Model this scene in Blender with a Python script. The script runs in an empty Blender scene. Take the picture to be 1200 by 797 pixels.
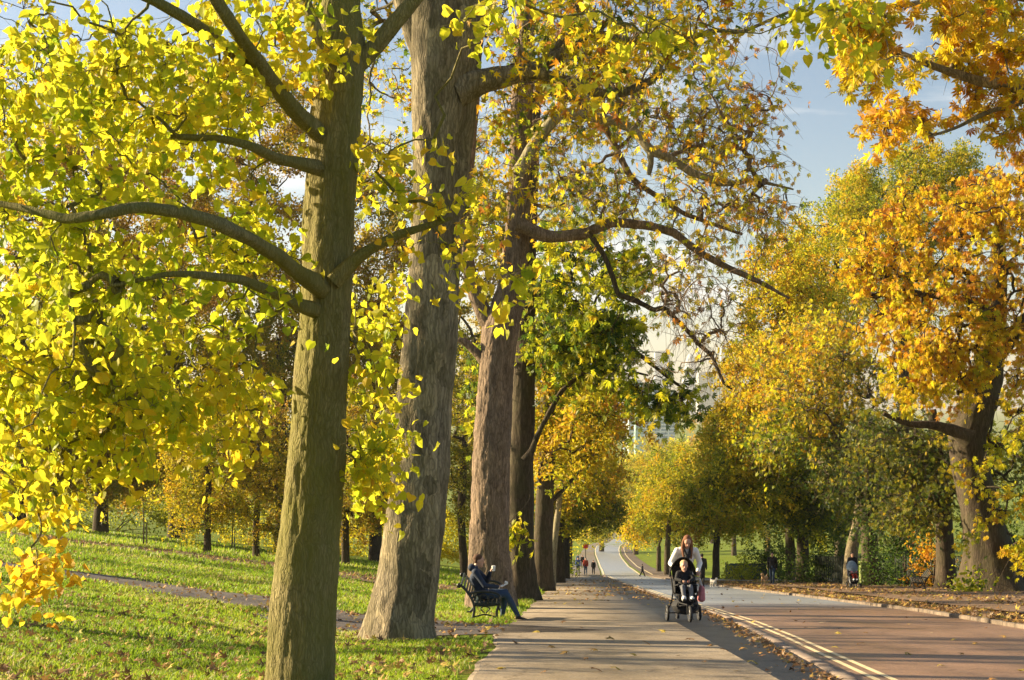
import bpy, math, random
import numpy as np
from mathutils import Vector, Matrix, Euler, noise as mnoise
R = math.radians
rng = np.random.default_rng(7); random.seed(7)
sc = bpy.context.scene
C = bpy.data.collections.new('scene'); sc.collection.children.link(C)
F = 1667.0; HY = 470.0; ZC = 1.1

# ------------------------------------------------------------------ layout
PY = [-60, 0, 141, 200, 300, 400, 500, 700, 1000, 8000]
PZ = [6.88, 0, -16.15, -22.2, -31.3, -39.7, -48.4, -52, -54, -54]
SH = 0.042
def ushift(Y): return SH*np.clip(Y, -60, 160)
def sstep(a, b, x):
    t = np.clip((x-a)/(b-a), 0, 1); return t*t*(3-2*t)
def gz(X, Y):
    X = np.asarray(X, float); Y = np.asarray(Y, float)
    z = np.interp(Y, PY, PZ)
    u = X-ushift(Y)
    L = np.clip(-u-3.2, 0, 70)
    rise = 0.108*(np.sqrt(L*L+1)-1)
    z = z+rise*(1-sstep(200, 600, Y))
    rr = np.clip(u-22, 0, 60)
    z = z+0.03*rr*(1-sstep(200, 500, Y))
    return z
def W(px, py, d): return Vector(((px-600)*d/F, d, ZC-(py-HY)*d/F))
def G(px, d):
    X = (px-600)*d/F; z = float(gz(X, d)); u = X-float(ushift(d))
    if d < 141 and u > kerb_l(d): z -= (.115 if u < kerb_r(d) else .045 if u < 11.3 else 0)*(1-float(sstep(126, 141, d)))
    return Vector((X, d, z))

# ------------------------------------------------------------------ helpers
def tag(o, label=None, cat=None, group=None, kind=None):
    if label: o['label'] = label
    if cat: o['category'] = cat
    if group: o['group'] = group
    if kind: o['kind'] = kind
    return o
def empty(name, loc, rz=0, label=None, cat=None, group=None):
    o = bpy.data.objects.new(name, None); C.objects.link(o)
    o.location = loc; o.rotation_euler = (0, 0, rz); o.empty_display_size = .2
    return tag(o, label, cat, group)
def copy_tree(o, parent=None):
    c = o.copy(); C.objects.link(c); c.parent = parent
    for ch in o.children: copy_tree(ch, c)
    return c
def np_mesh(name, V, polys, mats, smooth=False, tint=None, matidx=None):
    """polys: list of int arrays (n,k)"""
    me = bpy.data.meshes.new(name)
    V = np.asarray(V, np.float32)
    me.vertices.add(len(V)); me.vertices.foreach_set('co', V.ravel())
    nl = sum(p.size for p in polys); nf = sum(len(p) for p in polys)
    me.loops.add(nl); me.polygons.add(nf)
    me.loops.foreach_set('vertex_index', np.concatenate([np.asarray(p).ravel() for p in polys]).astype(np.int32))
    tot = np.concatenate([np.full(len(p), p.shape[1]) for p in polys]).astype(np.int32)
    st = np.concatenate([[0], np.cumsum(tot)[:-1]]).astype(np.int32)
    me.polygons.foreach_set('loop_start', st); me.polygons.foreach_set('loop_total', tot)
    if matidx is not None: me.polygons.foreach_set('material_index', np.asarray(matidx, np.int32))
    if smooth is not False:
        s = np.full(nf, True) if smooth is True else smooth
        me.polygons.foreach_set('use_smooth', s)
    me.update(calc_edges=True)
    if tint is not None:
        a = me.attributes.new('tint', 'FLOAT', 'FACE'); a.data.foreach_set('value', np.asarray(tint, np.float32))
    for m in mats: me.materials.append(m)
    return me
def link(name, me, parent=None, loc=None):
    o = bpy.data.objects.new(name, me); C.objects.link(o)
    if parent is not None: o.parent = parent
    if loc is not None: o.location = loc
    return o
def norm(a): return a/np.maximum(np.linalg.norm(a, axis=-1, keepdims=True), 1e-9)

class MB:
    """collects boxes, tubes and polygons into one mesh"""
    def __init__(s): s.v = []; s.f = []
    def add(s, v, f):
        n = len(s.v); s.v += [tuple(x) for x in v]; s.f += [tuple(i+n for i in q) for q in f]; return s
    def box(s, c, d, rot=None, bev=0.0):
        x, y, z = [k/2 for k in d]
        if bev <= 0:
            vs = [Vector((a*x, b*y, c_*z)) for a in (-1, 1) for b in (-1, 1) for c_ in (-1, 1)]
            fs = [(0, 1, 3, 2), (4, 6, 7, 5), (0, 4, 5, 1), (2, 3, 7, 6), (0, 2, 6, 4), (1, 5, 7, 3)]
        else:
            b_ = min(bev, x*.9, y*.9, z*.9); vs = []; fs = []
            ring = [(-x+b_, -y), (x-b_, -y), (x, -y+b_), (x, y-b_), (x-b_, y), (-x+b_, y), (-x, y-b_), (-x, -y+b_)]
            ins = [(p[0]*(x-b_)/x, p[1]*(y-b_)/y) for p in ring]
            for (rg, zz) in ((ins, -z), (ring, -z+b_), (ring, z-b_), (ins, z)):
                vs += [Vector((p[0], p[1], zz)) for p in rg]
            for k in range(3):
                for i in range(8): fs.append((k*8+i, k*8+(i+1) % 8, k*8+8+(i+1) % 8, k*8+8+i))
            fs.append(tuple(reversed(range(8)))); fs.append(tuple(range(24, 32)))
        M = rot.to_matrix() if rot is not None else Matrix.Identity(3)
        return s.add([M @ v+Vector(c) for v in vs], fs)
    def tube(s, pts, r, k=8, caps=True, flat=None):
        pts = [Vector(p) for p in pts]; n = len(pts)
        rs = r if isinstance(r, (list, tuple)) else [r]*n
        vs = []; fs = []; up = None
        for i, p in enumerate(pts):
            t = (pts[min(i+1, n-1)]-pts[max(i-1, 0)]).normalized()
            if up is None: up = Vector((0, 0, 1)) if abs(t.z) < .9 else Vector((1, 0, 0))
            a = t.cross(up).normalized(); b = a.cross(t).normalized(); up = b
            for j in range(k):
                q = 2*math.pi*j/k; vs.append(p+a*math.cos(q)*rs[i]*(flat or 1)+b*math.sin(q)*rs[i])
        for i in range(n-1):
            for j in range(k): fs.append((i*k+j, i*k+(j+1) % k, (i+1)*k+(j+1) % k, (i+1)*k+j))
        if caps: fs.append(tuple(reversed(range(k)))); fs.append(tuple(range((n-1)*k, n*k)))
        return s.add(vs, fs)
    def ring(s, c, Rr, r, axis='x', k=8, n=28):
        c = Vector(c); vs = []; fs = []
        for i in range(n):
            a = 2*math.pi*i/n
            for j in range(k):
                q = 2*math.pi*j/k; rad = Rr+r*math.cos(q); h = r*math.sin(q)
                p = (h, rad*math.cos(a), rad*math.sin(a)) if axis == 'x' else (rad*math.cos(a), h, rad*math.sin(a)) if axis == 'y' else (rad*math.cos(a), rad*math.sin(a), h)
                vs.append(c+Vector(p))
        for i in range(n):
            for j in range(k): fs.append((i*k+j, ((i+1) % n)*k+j, ((i+1) % n)*k+(j+1) % k, i*k+(j+1) % k))
        return s.add(vs, fs)
    def ell(s, c, r, n=12, m=8, rot=None):
        M = rot.to_matrix() if rot is not None else Matrix.Identity(3); c = Vector(c)
        vs = [c+M @ Vector((0, 0, -r[2]))]; fs = []
        for i in range(1, m):
            t = math.pi*i/m
            for j in range(n):
                p = 2*math.pi*j/n; vs.append(c+M @ Vector((r[0]*math.sin(t)*math.cos(p), r[1]*math.sin(t)*math.sin(p), -r[2]*math.cos(t))))
        vs.append(c+M @ Vector((0, 0, r[2]))); e = len(vs)-1
        for j in range(n):
            fs.append((0, 1+(j+1) % n, 1+j)); fs.append((e, 1+(m-2)*n+j, 1+(m-2)*n+(j+1) % n))
        for i in range(m-2):
            for j in range(n): fs.append((1+i*n+j, 1+i*n+(j+1) % n, 1+(i+1)*n+(j+1) % n, 1+(i+1)*n+j))
        return s.add(vs, fs)
    def cap(s, a, b, ra, rb, k=10):
        """rounded cone"""
        a = Vector(a); b = Vector(b); d = (b-a); L = d.length or 1e-4; t = d/L
        pts = []; rs = []
        for q in (-75, -45, -20): pts.append(a+t*ra*math.sin(R(q))); rs.append(ra*math.cos(R(q)))
        pts.append(a); rs.append(ra); pts.append(b); rs.append(rb)
        for q in (20, 45, 75): pts.append(b+t*rb*math.sin(R(q))); rs.append(rb*math.cos(R(q)))
        return s.tube(pts, rs, k)
    def build(s, name, mat, parent=None, smooth=True, tint=None):
        me = bpy.data.meshes.new(name); me.from_pydata(s.v, [], s.f); me.materials.append(mat)
        if smooth:
            me.polygons.foreach_set('use_smooth', [True]*len(me.polygons))
            try: me.set_sharp_from_angle(angle=R(38))
            except Exception: pass
        me.update(); return link(name, me, parent)
    def solid(s, name, mat, parent=None, vox=.012, it=3, fac=.5):
        """union of all shapes as one continuous surface"""
        me = bpy.data.meshes.new('tmp'); me.from_pydata(s.v, [], s.f)
        o = bpy.data.objects.new('tmp', me); sc.collection.objects.link(o)
        m = o.modifiers.new('r', 'REMESH'); m.mode = 'VOXEL'; m.voxel_size = vox; m.use_smooth_shade = True
        m = o.modifiers.new('s', 'SMOOTH'); m.factor = fac; m.iterations = it
        dg = bpy.context.evaluated_depsgraph_get(); dg.update()
        nm = bpy.data.meshes.new_from_object(o.evaluated_get(dg)); nm.name = name
        nm.materials.clear(); nm.materials.append(mat)
        nm.polygons.foreach_set('use_smooth', [True]*len(nm.polygons))
        bpy.data.objects.remove(o); return link(name, nm, parent)

# ------------------------------------------------------------------ materials
def newmat(name):
    m = bpy.data.materials.new(name); m.use_nodes = True; nt = m.node_tree
    return m, nt, nt.nodes['Principled BSDF'], nt.nodes.new('ShaderNodeTexCoord')
def ramp(nt, stops, fac=None):
    r = nt.nodes.new('ShaderNodeValToRGB'); e = r.color_ramp.elements
    while len(e) > 1: e.remove(e[-1])
    e[0].position = stops[0][0]; e[0].color = (*stops[0][1], 1)
    for p, c in stops[1:]: k = e.new(p); k.color = (*c, 1)
    if fac is not None: nt.links.new(fac, r.inputs[0])
    return r
def noise(nt, vec, scale, detail=4, rough=.6, mapscale=None, typ='ShaderNodeTexNoise'):
    if mapscale:
        mp = nt.nodes.new('ShaderNodeMapping'); mp.inputs['Scale'].default_value = mapscale
        nt.links.new(vec, mp.inputs[0]); vec = mp.outputs[0]
    n = nt.nodes.new(typ); n.inputs['Scale'].default_value = scale
    if typ == 'ShaderNodeTexNoise': n.inputs['Detail'].default_value = detail; n.inputs['Roughness'].default_value = rough
    nt.links.new(vec, n.inputs['Vector']); return n
def bump(nt, b, h, strength, dist):
    n = nt.nodes.new('ShaderNodeBump'); n.inputs['Strength'].default_value = strength; n.inputs['Distance'].default_value = dist
    nt.links.new(h, n.inputs['Height']); nt.links.new(n.outputs[0], b.inputs['Normal']); return n
def mixc(nt, fac, a, b, mode='MIX'):
    m = nt.nodes.new('ShaderNodeMix'); m.data_type = 'RGBA'; m.blend_type = mode
    for s, v in ((m.inputs[0], fac), (m.inputs[6], a), (m.inputs[7], b)):
        if hasattr(v, 'is_linked'): nt.links.new(v, s)
        elif isinstance(v, tuple): s.default_value = (*v, 1)
        else: s.default_value = v
    return m.outputs[2]
def mat_simple(name, col, rough=.6, metal=0, var=.25, scale=30, bmp=0.0, coat=0):
    m, nt, b, tc = newmat(name)
    n = noise(nt, tc.outputs['Object'], scale)
    r = ramp(nt, [(.3, tuple(c*(1-var) for c in col)), (.7, tuple(min(1, c*(1+var)) for c in col))], n.outputs[0])
    nt.links.new(r.outputs[0], b.inputs['Base Color'])
    b.inputs['Roughness'].default_value = rough; b.inputs['Metallic'].default_value = metal
    if bmp: bump(nt, b, n.outputs[0], bmp, .01)
    return m
def mat_leaf(name, stops, trans=.5, rough=.5):
    m, nt, b, tc = newmat(name)
    at = nt.nodes.new('ShaderNodeAttribute'); at.attribute_name = 'tint'
    n = noise(nt, tc.outputs['Object'], 25, 2)
    mt = nt.nodes.new('ShaderNodeMath'); mt.operation = 'MULTIPLY_ADD'; mt.inputs[1].default_value = .16; mt.inputs[2].default_value = -.08
    nt.links.new(n.outputs[0], mt.inputs[0])
    ad = nt.nodes.new('ShaderNodeMath'); nt.links.new(mt.outputs[0], ad.inputs[0]); nt.links.new(at.outputs['Fac'], ad.inputs[1])
    r = ramp(nt, stops, ad.outputs[0])
    nt.links.new(r.outputs[0], b.inputs['Base Color']); b.inputs['Roughness'].default_value = rough
    b.inputs['Specular IOR Level'].default_value = .35
    tr = nt.nodes.new('ShaderNodeBsdfTranslucent')
    g = nt.nodes.new('ShaderNodeGamma'); g.inputs[1].default_value = .85; nt.links.new(r.outputs[0], g.inputs[0])
    nt.links.new(g.outputs[0], tr.inputs[0])
    mx = nt.nodes.new('ShaderNodeMixShader'); mx.inputs[0].default_value = trans
    nt.links.new(b.outputs[0], mx.inputs[1]); nt.links.new(tr.outputs[0], mx.inputs[2])
    nt.links.new(mx.outputs[0], nt.nodes['Material Output'].inputs[0]); return m
AUT = [(0, (.025, .065, .010)), (.18, (.10, .17, .012)), (.34, (.44, .46, .012)), (.5, (.68, .55, .014)),
       (.66, (.66, .38, .012)), (.8, (.58, .22, .012)), (.92, (.30, .10, .018)), (1, (.15, .06, .02))]
LEAF = mat_leaf('autumn_leaf', AUT, .6)
LIMEL = mat_leaf('lime_leaf', [(0, (.10, .20, .012)), (.2, (.26, .36, .012)), (.36, (.52, .54, .018)), (.5, (.72, .62, .025)), (.66, (.75, .46, .02)), (.85, (.60, .24, .02)), (1, (.3, .12, .02))], .68)
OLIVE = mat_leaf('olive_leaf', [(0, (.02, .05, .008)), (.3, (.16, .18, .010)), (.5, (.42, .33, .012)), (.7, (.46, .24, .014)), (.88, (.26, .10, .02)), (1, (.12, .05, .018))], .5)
GOLD = mat_leaf('golden_olive_leaf', [(0, (.022, .06, .008)), (.3, (.24, .28, .010)), (.5, (.56, .44, .012)), (.7, (.58, .31, .012)), (.88, (.34, .13, .02)), (1, (.16, .06, .02))], .55)
LITTER = mat_leaf('dead_leaf', [(0, (.45, .36, .06)), (.25, (.38, .21, .06)), (.55, (.24, .12, .045)), (.8, (.13, .07, .035)), (1, (.36, .28, .19))], .15, .7)
GRASSB = mat_leaf('grass_blade', [(0, (.09, .17, .010)), (.4, (.20, .33, .012)), (.75, (.34, .40, .02)), (1, (.46, .37, .16))], .5, .5)

def mat_bark(name, dark, light, moss, mossamt=.3, sc_=14, strength=.7, patch=0):
    m, nt, b, tc = newmat(name); V = tc.outputs['Object']
    wv = nt.nodes.new('ShaderNodeVectorMath'); wv.operation = 'MULTIPLY_ADD'; wn = noise(nt, V, 2.5, 3); nt.links.new(wn.outputs['Color'], wv.inputs[0]); wv.inputs[1].default_value = (.16, .16, .5); nt.links.new(V, wv.inputs[2]); V = wv.outputs[0]
    n1 = noise(nt, V, sc_, 8, .75, (1, 1, .16))
    vo = noise(nt, V, sc_*2.2, mapscale=(1, 1, .13), typ='ShaderNodeTexVoronoi'); vo.feature = 'DISTANCE_TO_EDGE'
    n2 = noise(nt, V, 1.3, 3); n3 = noise(nt, V, 60, 3)
    r = ramp(nt, [(.3, dark), (.68, light)], n1.outputs[0])
    vr = ramp(nt, [(0, (.42, .42, .42)), (.2, (1, 1, 1))], vo.outputs['Distance'])
    c = mixc(nt, .8, r.outputs[0], vr.outputs[0], 'MULTIPLY')
    if patch:
        pv = noise(nt, V, 5, mapscale=(1, 1, .45), typ='ShaderNodeTexVoronoi'); sp_ = nt.nodes.new('ShaderNodeSeparateColor'); nt.links.new(pv.outputs['Color'], sp_.inputs[0])
        pr = ramp(nt, [(.0, (.62, .60, .58)), (.45, (.95, .93, .9)), (.8, (1.0, 1.0, 1.0)), (.86, (1.5, 1.45, 1.35))], sp_.outputs[0]); c = mixc(nt, patch, c, pr.outputs[0], 'MULTIPLY')
    mr = ramp(nt, [(.5-mossamt*.35, (0, 0, 0)), (.62, (1, 1, 1))], n2.outputs[0])
    ml = nt.nodes.new('ShaderNodeMath'); ml.operation = 'MULTIPLY'; ml.inputs[1].default_value = mossamt
    nt.links.new(mr.outputs[0], ml.inputs[0])
    c = mixc(nt, ml.outputs[0], c, moss); nt.links.new(c, b.inputs['Base Color'])
    b.inputs['Roughness'].default_value = .9; b.inputs['Specular IOR Level'].default_value = .2
    a = nt.nodes.new('ShaderNodeMath'); a.operation = 'MULTIPLY'; nt.links.new(vr.outputs[0], a.inputs[0]); nt.links.new(n1.outputs[0], a.inputs[1])
    s2 = nt.nodes.new('ShaderNodeMath'); s2.operation = 'MULTIPLY_ADD'; s2.inputs[1].default_value = .25
    nt.links.new(n3.outputs[0], s2.inputs[0]); nt.links.new(a.outputs[0], s2.inputs[2])
    bump(nt, b, s2.outputs[0], strength, .022); return m
BARK_LIME = mat_bark('lime_bark', (.13, .105, .045), (.42, .35, .19), (.17, .165, .03), .75, 20, .9)
BARK_PLANE = mat_bark('grey_bark', (.11, .09, .06), (.44, .37, .25), (.15, .13, .05), .35, 10, 1.0, .9)
BARK_RED = mat_bark('red_brown_bark', (.10, .07, .05), (.38, .28, .20), (.2, .15, .09), .2, 8, 1.0, .35)
BARK_DARK = mat_bark('dark_bark', (.04, .03, .022), (.13, .095, .065), (.07, .07, .025), .35, 6, .9)
BARK_PALE = mat_bark('pale_bark', (.2, .17, .11), (.45, .38, .25), (.25, .24, .1), .3, 6, .7)

def mat_ground():
    m, nt, b, tc = newmat('grass_ground'); V = tc.outputs['Object']
    n1 = noise(nt, V, .25, 4); n2 = noise(nt, V, 9, 6, .75); n3 = noise(nt, V, 2.2, 5, .7)
    r1 = ramp(nt, [(.3, (.08, .13, .012)), (.5, (.15, .23, .018)), (.7, (.26, .30, .035))], n2.outputs[0])
    r3 = ramp(nt, [(.5, (0, 0, 0)), (.66, (1, 1, 1))], n3.outputs[0])
    c = mixc(nt, r3.outputs[0], r1.outputs[0], (.14, .085, .035))
    r4 = ramp(nt, [(.4, (.8, .85, .8)), (.62, (1.15, 1.05, .9))], n1.outputs[0])
    c = mixc(nt, 1.0, c, r4.outputs[0], 'MULTIPLY'); nt.links.new(c, b.inputs['Base Color'])
    b.inputs['Roughness'].default_value = .95; b.inputs['Specular IOR Level'].default_value = .1
    bump(nt, b, n2.outputs[0], .9, .06); return m
def mat_tarmac(name, stops, rough=.62, speck=38, red=False, crack=True):
    m, nt, b, tc = newmat(name); V = tc.outputs['Object']
    n1 = noise(nt, V, .5, 6, .65, (1, .35, 1)); n2 = noise(nt, V, speck, 2, .8)
    vo = noise(nt, V, speck*.9, typ='ShaderNodeTexVoronoi')
    c0 = ramp(nt, stops, n1.outputs[0]).outputs[0]
    sp = ramp(nt, [(.3, (.55, .55, .55)), (.7, (1.45, 1.4, 1.35))], n2.outputs[0])
    c = mixc(nt, 1.0, c0, sp.outputs[0], 'MULTIPLY')
    n4 = noise(nt, V, 3.3, 7, .8)
    st = ramp(nt, [(.3, (.62, .60, .57)), (.46, (.92, .91, .9)), (.58, (1, 1, 1)), (.72, (1.2, 1.17, 1.12))], n4.outputs[0])
    c = mixc(nt, 1.0, c, st.outputs[0], 'MULTIPLY')
    if crack:
        wv = nt.nodes.new('ShaderNodeVectorMath'); wv.operation = 'MULTIPLY_ADD'; wn = noise(nt, V, 1.7, 4); nt.links.new(wn.outputs['Color'], wv.inputs[0]); wv.inputs[1].default_value = (.9, .9, .9); nt.links.new(V, wv.inputs[2])
        ck = noise(nt, wv.outputs[0], .42, typ='ShaderNodeTexVoronoi'); ck.feature = 'DISTANCE_TO_EDGE'
        kr = ramp(nt, [(0, (.45, .43, .4)), (.006, (.6, .58, .55)), (.012, (1, 1, 1))], ck.outputs['Distance'])
        c = mixc(nt, .8, c, kr.outputs[0], 'MULTIPLY')
        bl = noise(nt, V, .9, 5, .7, (1, .3, 1)); br = ramp(nt, [(.36, (.78, .76, .74)), (.5, (1, 1, 1)), (.66, (1.14, 1.12, 1.08))], bl.outputs[0]); c = mixc(nt, 1.0, c, br.outputs[0], 'MULTIPLY')
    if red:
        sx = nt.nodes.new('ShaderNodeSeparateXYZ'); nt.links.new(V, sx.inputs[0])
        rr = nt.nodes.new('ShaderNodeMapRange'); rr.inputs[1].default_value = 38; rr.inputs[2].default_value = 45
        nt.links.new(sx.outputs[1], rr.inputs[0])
        c = mixc(nt, rr.outputs[0], c, mixc(nt, 1.0, (.25, .275, .31), st.outputs[0], 'MULTIPLY'))  # grey past the red surfacing; its pale blue is painted in for sky sheen
    nt.links.new(c, b.inputs['Base Color'])
    rg = ramp(nt, [(.35, (rough-.14,)*3), (.65, (rough+.12,)*3)], n1.outputs[0]); ro = rg.outputs[0]
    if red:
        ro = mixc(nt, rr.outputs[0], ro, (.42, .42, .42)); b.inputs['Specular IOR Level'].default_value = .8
    nt.links.new(ro, b.inputs['Roughness'])
    bump(nt, b, vo.outputs['Distance'], .5, .006); return m
M_GROUND = mat_ground()
M_PATH = mat_tarmac('path_tarmac', [(.3, (.15, .125, .095)), (.7, (.25, .21, .16))], .6)
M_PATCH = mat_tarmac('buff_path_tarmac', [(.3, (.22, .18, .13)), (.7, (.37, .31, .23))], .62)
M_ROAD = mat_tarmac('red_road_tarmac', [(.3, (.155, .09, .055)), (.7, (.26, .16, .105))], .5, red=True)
M_SIDE = mat_tarmac('dark_path_tarmac', [(.3, (.075, .065, .06)), (.7, (.13, .11, .10))], .8)
M_VERGE = mat_tarmac('verge_tarmac', [(.3, (.08, .06, .045)), (.7, (.14, .105, .075))], .8)
M_KERB = mat_simple('kerb_stone', (.25, .19, .15), .85, var=.5, scale=5, bmp=.6)
M_LINE = mat_simple('road_paint', (.72, .60, .36), .6, var=.18, scale=5)
M_SOIL = mat_simple('leafy_soil', (.15, .085, .04), .95, var=.5, scale=5, bmp=.6)
M_IRON = mat_simple('black_iron', (.02, .022, .022), .35, var=.3, bmp=.1)
M_GREENW = mat_simple('dark_green_slats', (.02, .035, .03), .4, var=.3, bmp=.1)

# ------------------------------------------------------------------ ground
def grid_mesh(us, ys, zf, shear=True):
    U, Y = np.meshgrid(us, ys); X = U+(ushift(Y) if shear else 0)
    Z = zf(U, X, Y); V = np.stack([X, Y, Z], -1).reshape(-1, 3)
    nx, ny = len(us), len(ys); i = np.arange(nx-1); j = np.arange(ny-1); I, J = np.meshgrid(i, j)
    a = (J*nx+I).ravel(); return V, np.stack([a, a+1, a+nx+1, a+nx], -1)
def kerb_l(Y): return np.interp(Y, [-60, 0, 13.5, 23.5, 30, 38, 50, 141, 160], [2.3, 2.3, 2.72, 3.12, 3.3, 3.3, 3.1, 2.95, 2.8])
def kerb_r(Y): return np.interp(Y, [-60, 26, 36, 54, 65, 141, 160], [8.2, 8.4, 8.8, 8.5, 8.1, 7.0, 6.7])
def dz_ground(U, Y):
    t = sstep(-.6, -.3, U)*(1-sstep(11.2, 11.6, U))*(1-sstep(126, 141, Y))*.15
    return -t
us = np.unique(np.concatenate([np.linspace(-3000, -150, 12), np.linspace(-150, -40, 30), np.linspace(-40, -12, 50), np.linspace(-12, -.6, 60),
     [-.3, 11.2, 11.6], np.linspace(12, 60, 50), np.linspace(60, 200, 20), np.linspace(200, 3000, 12)]))
ys = np.unique(np.concatenate([np.linspace(-60, 8, 30), np.linspace(8, 60, 150), np.linspace(60, 160, 90), [0, 141, 200, 300, 400, 500, 700, 1000],
     np.linspace(160, 600, 90), np.linspace(600, 1000, 12), np.linspace(1200, 8000, 16)]))
def zg(U, X, Y):
    z = gz(X, Y)+dz_ground(U, Y)
    amp = np.clip(np.abs(U+1)-1.5, 0, 3)/3*np.where(U < -1, 1, sstep(18, 25, U))*.05
    return z+amp*(np.sin(X*1.3+Y*.7)*.5+np.sin(X*.53-Y*1.1+2)*.6+np.sin(X*2.9+1.3*Y)*.2)
V, Fq = grid_mesh(us, ys, zg)
tag(link('ground', np_mesh('ground', V, [Fq], [M_GROUND], True)), kind='structure')
YB = sorted(set([-60, 0]+list(np.linspace(2, 60, 117))+list(np.linspace(61, 141, 81))))
def strip(name, uf0, uf1, y0, y1, dz, mat, nx=2, side=.0, parent=None, kind='structure'):
    ysx = np.array([y for y in YB if y0 <= y <= y1]); n = len(ysx)
    rows = []
    for y in ysx:
        a, b_ = float(uf0(y)), float(uf1(y)); s = float(ushift(y)); z = float(np.interp(y, PY, PZ))
        xs = np.linspace(a, b_, nx)+s
        sm = float(sstep(126, 141, y)); dq = dz*(1-sm)+(.04 if dz == -.109 else .02)*sm
        row = [(x, y, z+dq) for x in xs]
        if side: row = [(xs[0], y, z+dq-side)]+row+[(xs[-1], y, z+dq-side)]
        rows.append(row)
    V = np.array(rows).reshape(-1, 3); k = len(rows[0])
    I, J = np.meshgrid(np.arange(k-1), np.arange(n-1)); a = (J*k+I).ravel()
    o = link(name, np_mesh(name, V, [np.stack([a, a+1, a+k+1, a+k], -1)], [mat]), parent)
    if kind: o['kind'] = kind
    return o
cst = lambda v: (lambda y: v)
plf = lambda y: np.interp(y, [0, 13.5, 18, 24, 27, 60, 141], [-.95, -1.0, -1.02, -1.25, -1.1, -1.0, -.8])+.035*np.sin(y*1.1)+.02*np.sin(y*3.1)
strip('footpath', plf, lambda y: kerb_l(y)-.16, -20, 141, .006, M_PATH, side=.16)
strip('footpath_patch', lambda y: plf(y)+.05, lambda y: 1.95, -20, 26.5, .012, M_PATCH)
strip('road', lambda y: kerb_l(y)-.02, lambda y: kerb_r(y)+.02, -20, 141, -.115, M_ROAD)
strip('verge_pavement', lambda y: kerb_r(y)+.16, lambda y: 11.5, -20, 141, -.05, M_VERGE, side=.1)
# kerb stones (one run of kerb each side, uneven)
def kerb(name, uf, y0, y1, w, mat, gap=None, low=0):
    mb = MB(); y = y0
    while y < y1:
        L = .9; yc = y+L/2
        if not (gap and gap[0] < yc < gap[1]):
            s = float(np.interp(yc, PY, PZ)); sl = (np.interp(yc+.5, PY, PZ)-np.interp(yc-.5, PY, PZ))
            du = float(uf(yc+.5)+ushift(yc+.5)-uf(yc-.5)-ushift(yc-.5))
            mb.box((float(uf(yc)+ushift(yc))+random.uniform(-.012, .012), yc, s-.055-low+random.uniform(-.008, .008)),
                   (w, L-.015, .15), Euler((math.atan(sl), 0, -math.atan(du))), .015)
        y += L
    return tag(mb.build(name, mat), kind='structure')
kerb('kerb_left', lambda y: kerb_l(y)-.09, 8, 128, .15, M_KERB, (27.2, 28.5))
kerb('kerb_right', lambda y: kerb_r(y)+.09, 20, 128, .13, mat_simple('worn_kerb_stone', (.15, .115, .085), .9, var=.5, scale=4, bmp=.5), low=.058)
for k, off in enumerate((.38, .56)):
    strip('road_line', lambda y, off=off: kerb_l(y)+off, lambda y, off=off: kerb_l(y)+off+.075, 8, 141, -.109, M_LINE)
# far road winding down the hill
def far_strip(name, pl, pr, dz, mat):
    ysx = np.unique(np.concatenate([np.linspace(141, 500, 120), [141, 200, 300, 400, 500, 600]]))
    a = np.interp(ysx, *pl); b_ = np.interp(ysx, *pr); z = np.interp(ysx, PY, PZ)+dz
    V = np.stack([np.stack([a, ysx, z], -1), np.stack([b_, ysx, z], -1)], 1).reshape(-1, 3); n = len(ysx)
    i = np.arange(n-1)*2
    return tag(link(name, np_mesh(name, V, [np.stack([i, i+1, i+3, i+2], -1)], [mat])), kind='structure')
def PX(lst): return [d for p, d in lst], [(p-600)*d/F for p, d in lst]
smooth_d = [141, 170, 210, 255, 300, 350, 400, 440, 480, 530, 600]
L0 = [705.5, 704, 701.5, 699, 697.2, 696.8, 698.5, 702, 709, 722, 742]; R0 = [752, 744, 736, 730, 727, 726, 727, 730, 736, 748, 765]
lp = list(zip(L0, smooth_d)); rp = list(zip(R0, smooth_d))
off = lambda lst, m: [(p+m*F/d, d) for p, d in lst]
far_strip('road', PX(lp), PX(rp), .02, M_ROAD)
far_strip('footpath', PX([(p, d) for p, d in zip([662, 664, 668, 674, 679, 683, 687, 692, 700, 714, 735], smooth_d)]), PX(off(lp, -.15)), .03, M_PATH)
far_strip('verge_pavement', PX(off(rp, .25)), PX(off(rp, 2.9)), .03, M_VERGE)
far_strip('road_line', PX(off(lp, .08)), PX(off(lp, .26)), .05, M_LINE)
far_strip('road_line', PX(off(rp, -.26)), PX(off(rp, -.08)), .05, M_LINE)
far_strip('road_line', PX(off(rp, 1.0)), PX(off(rp, 1.14)), .05, M_LINE)
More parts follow.
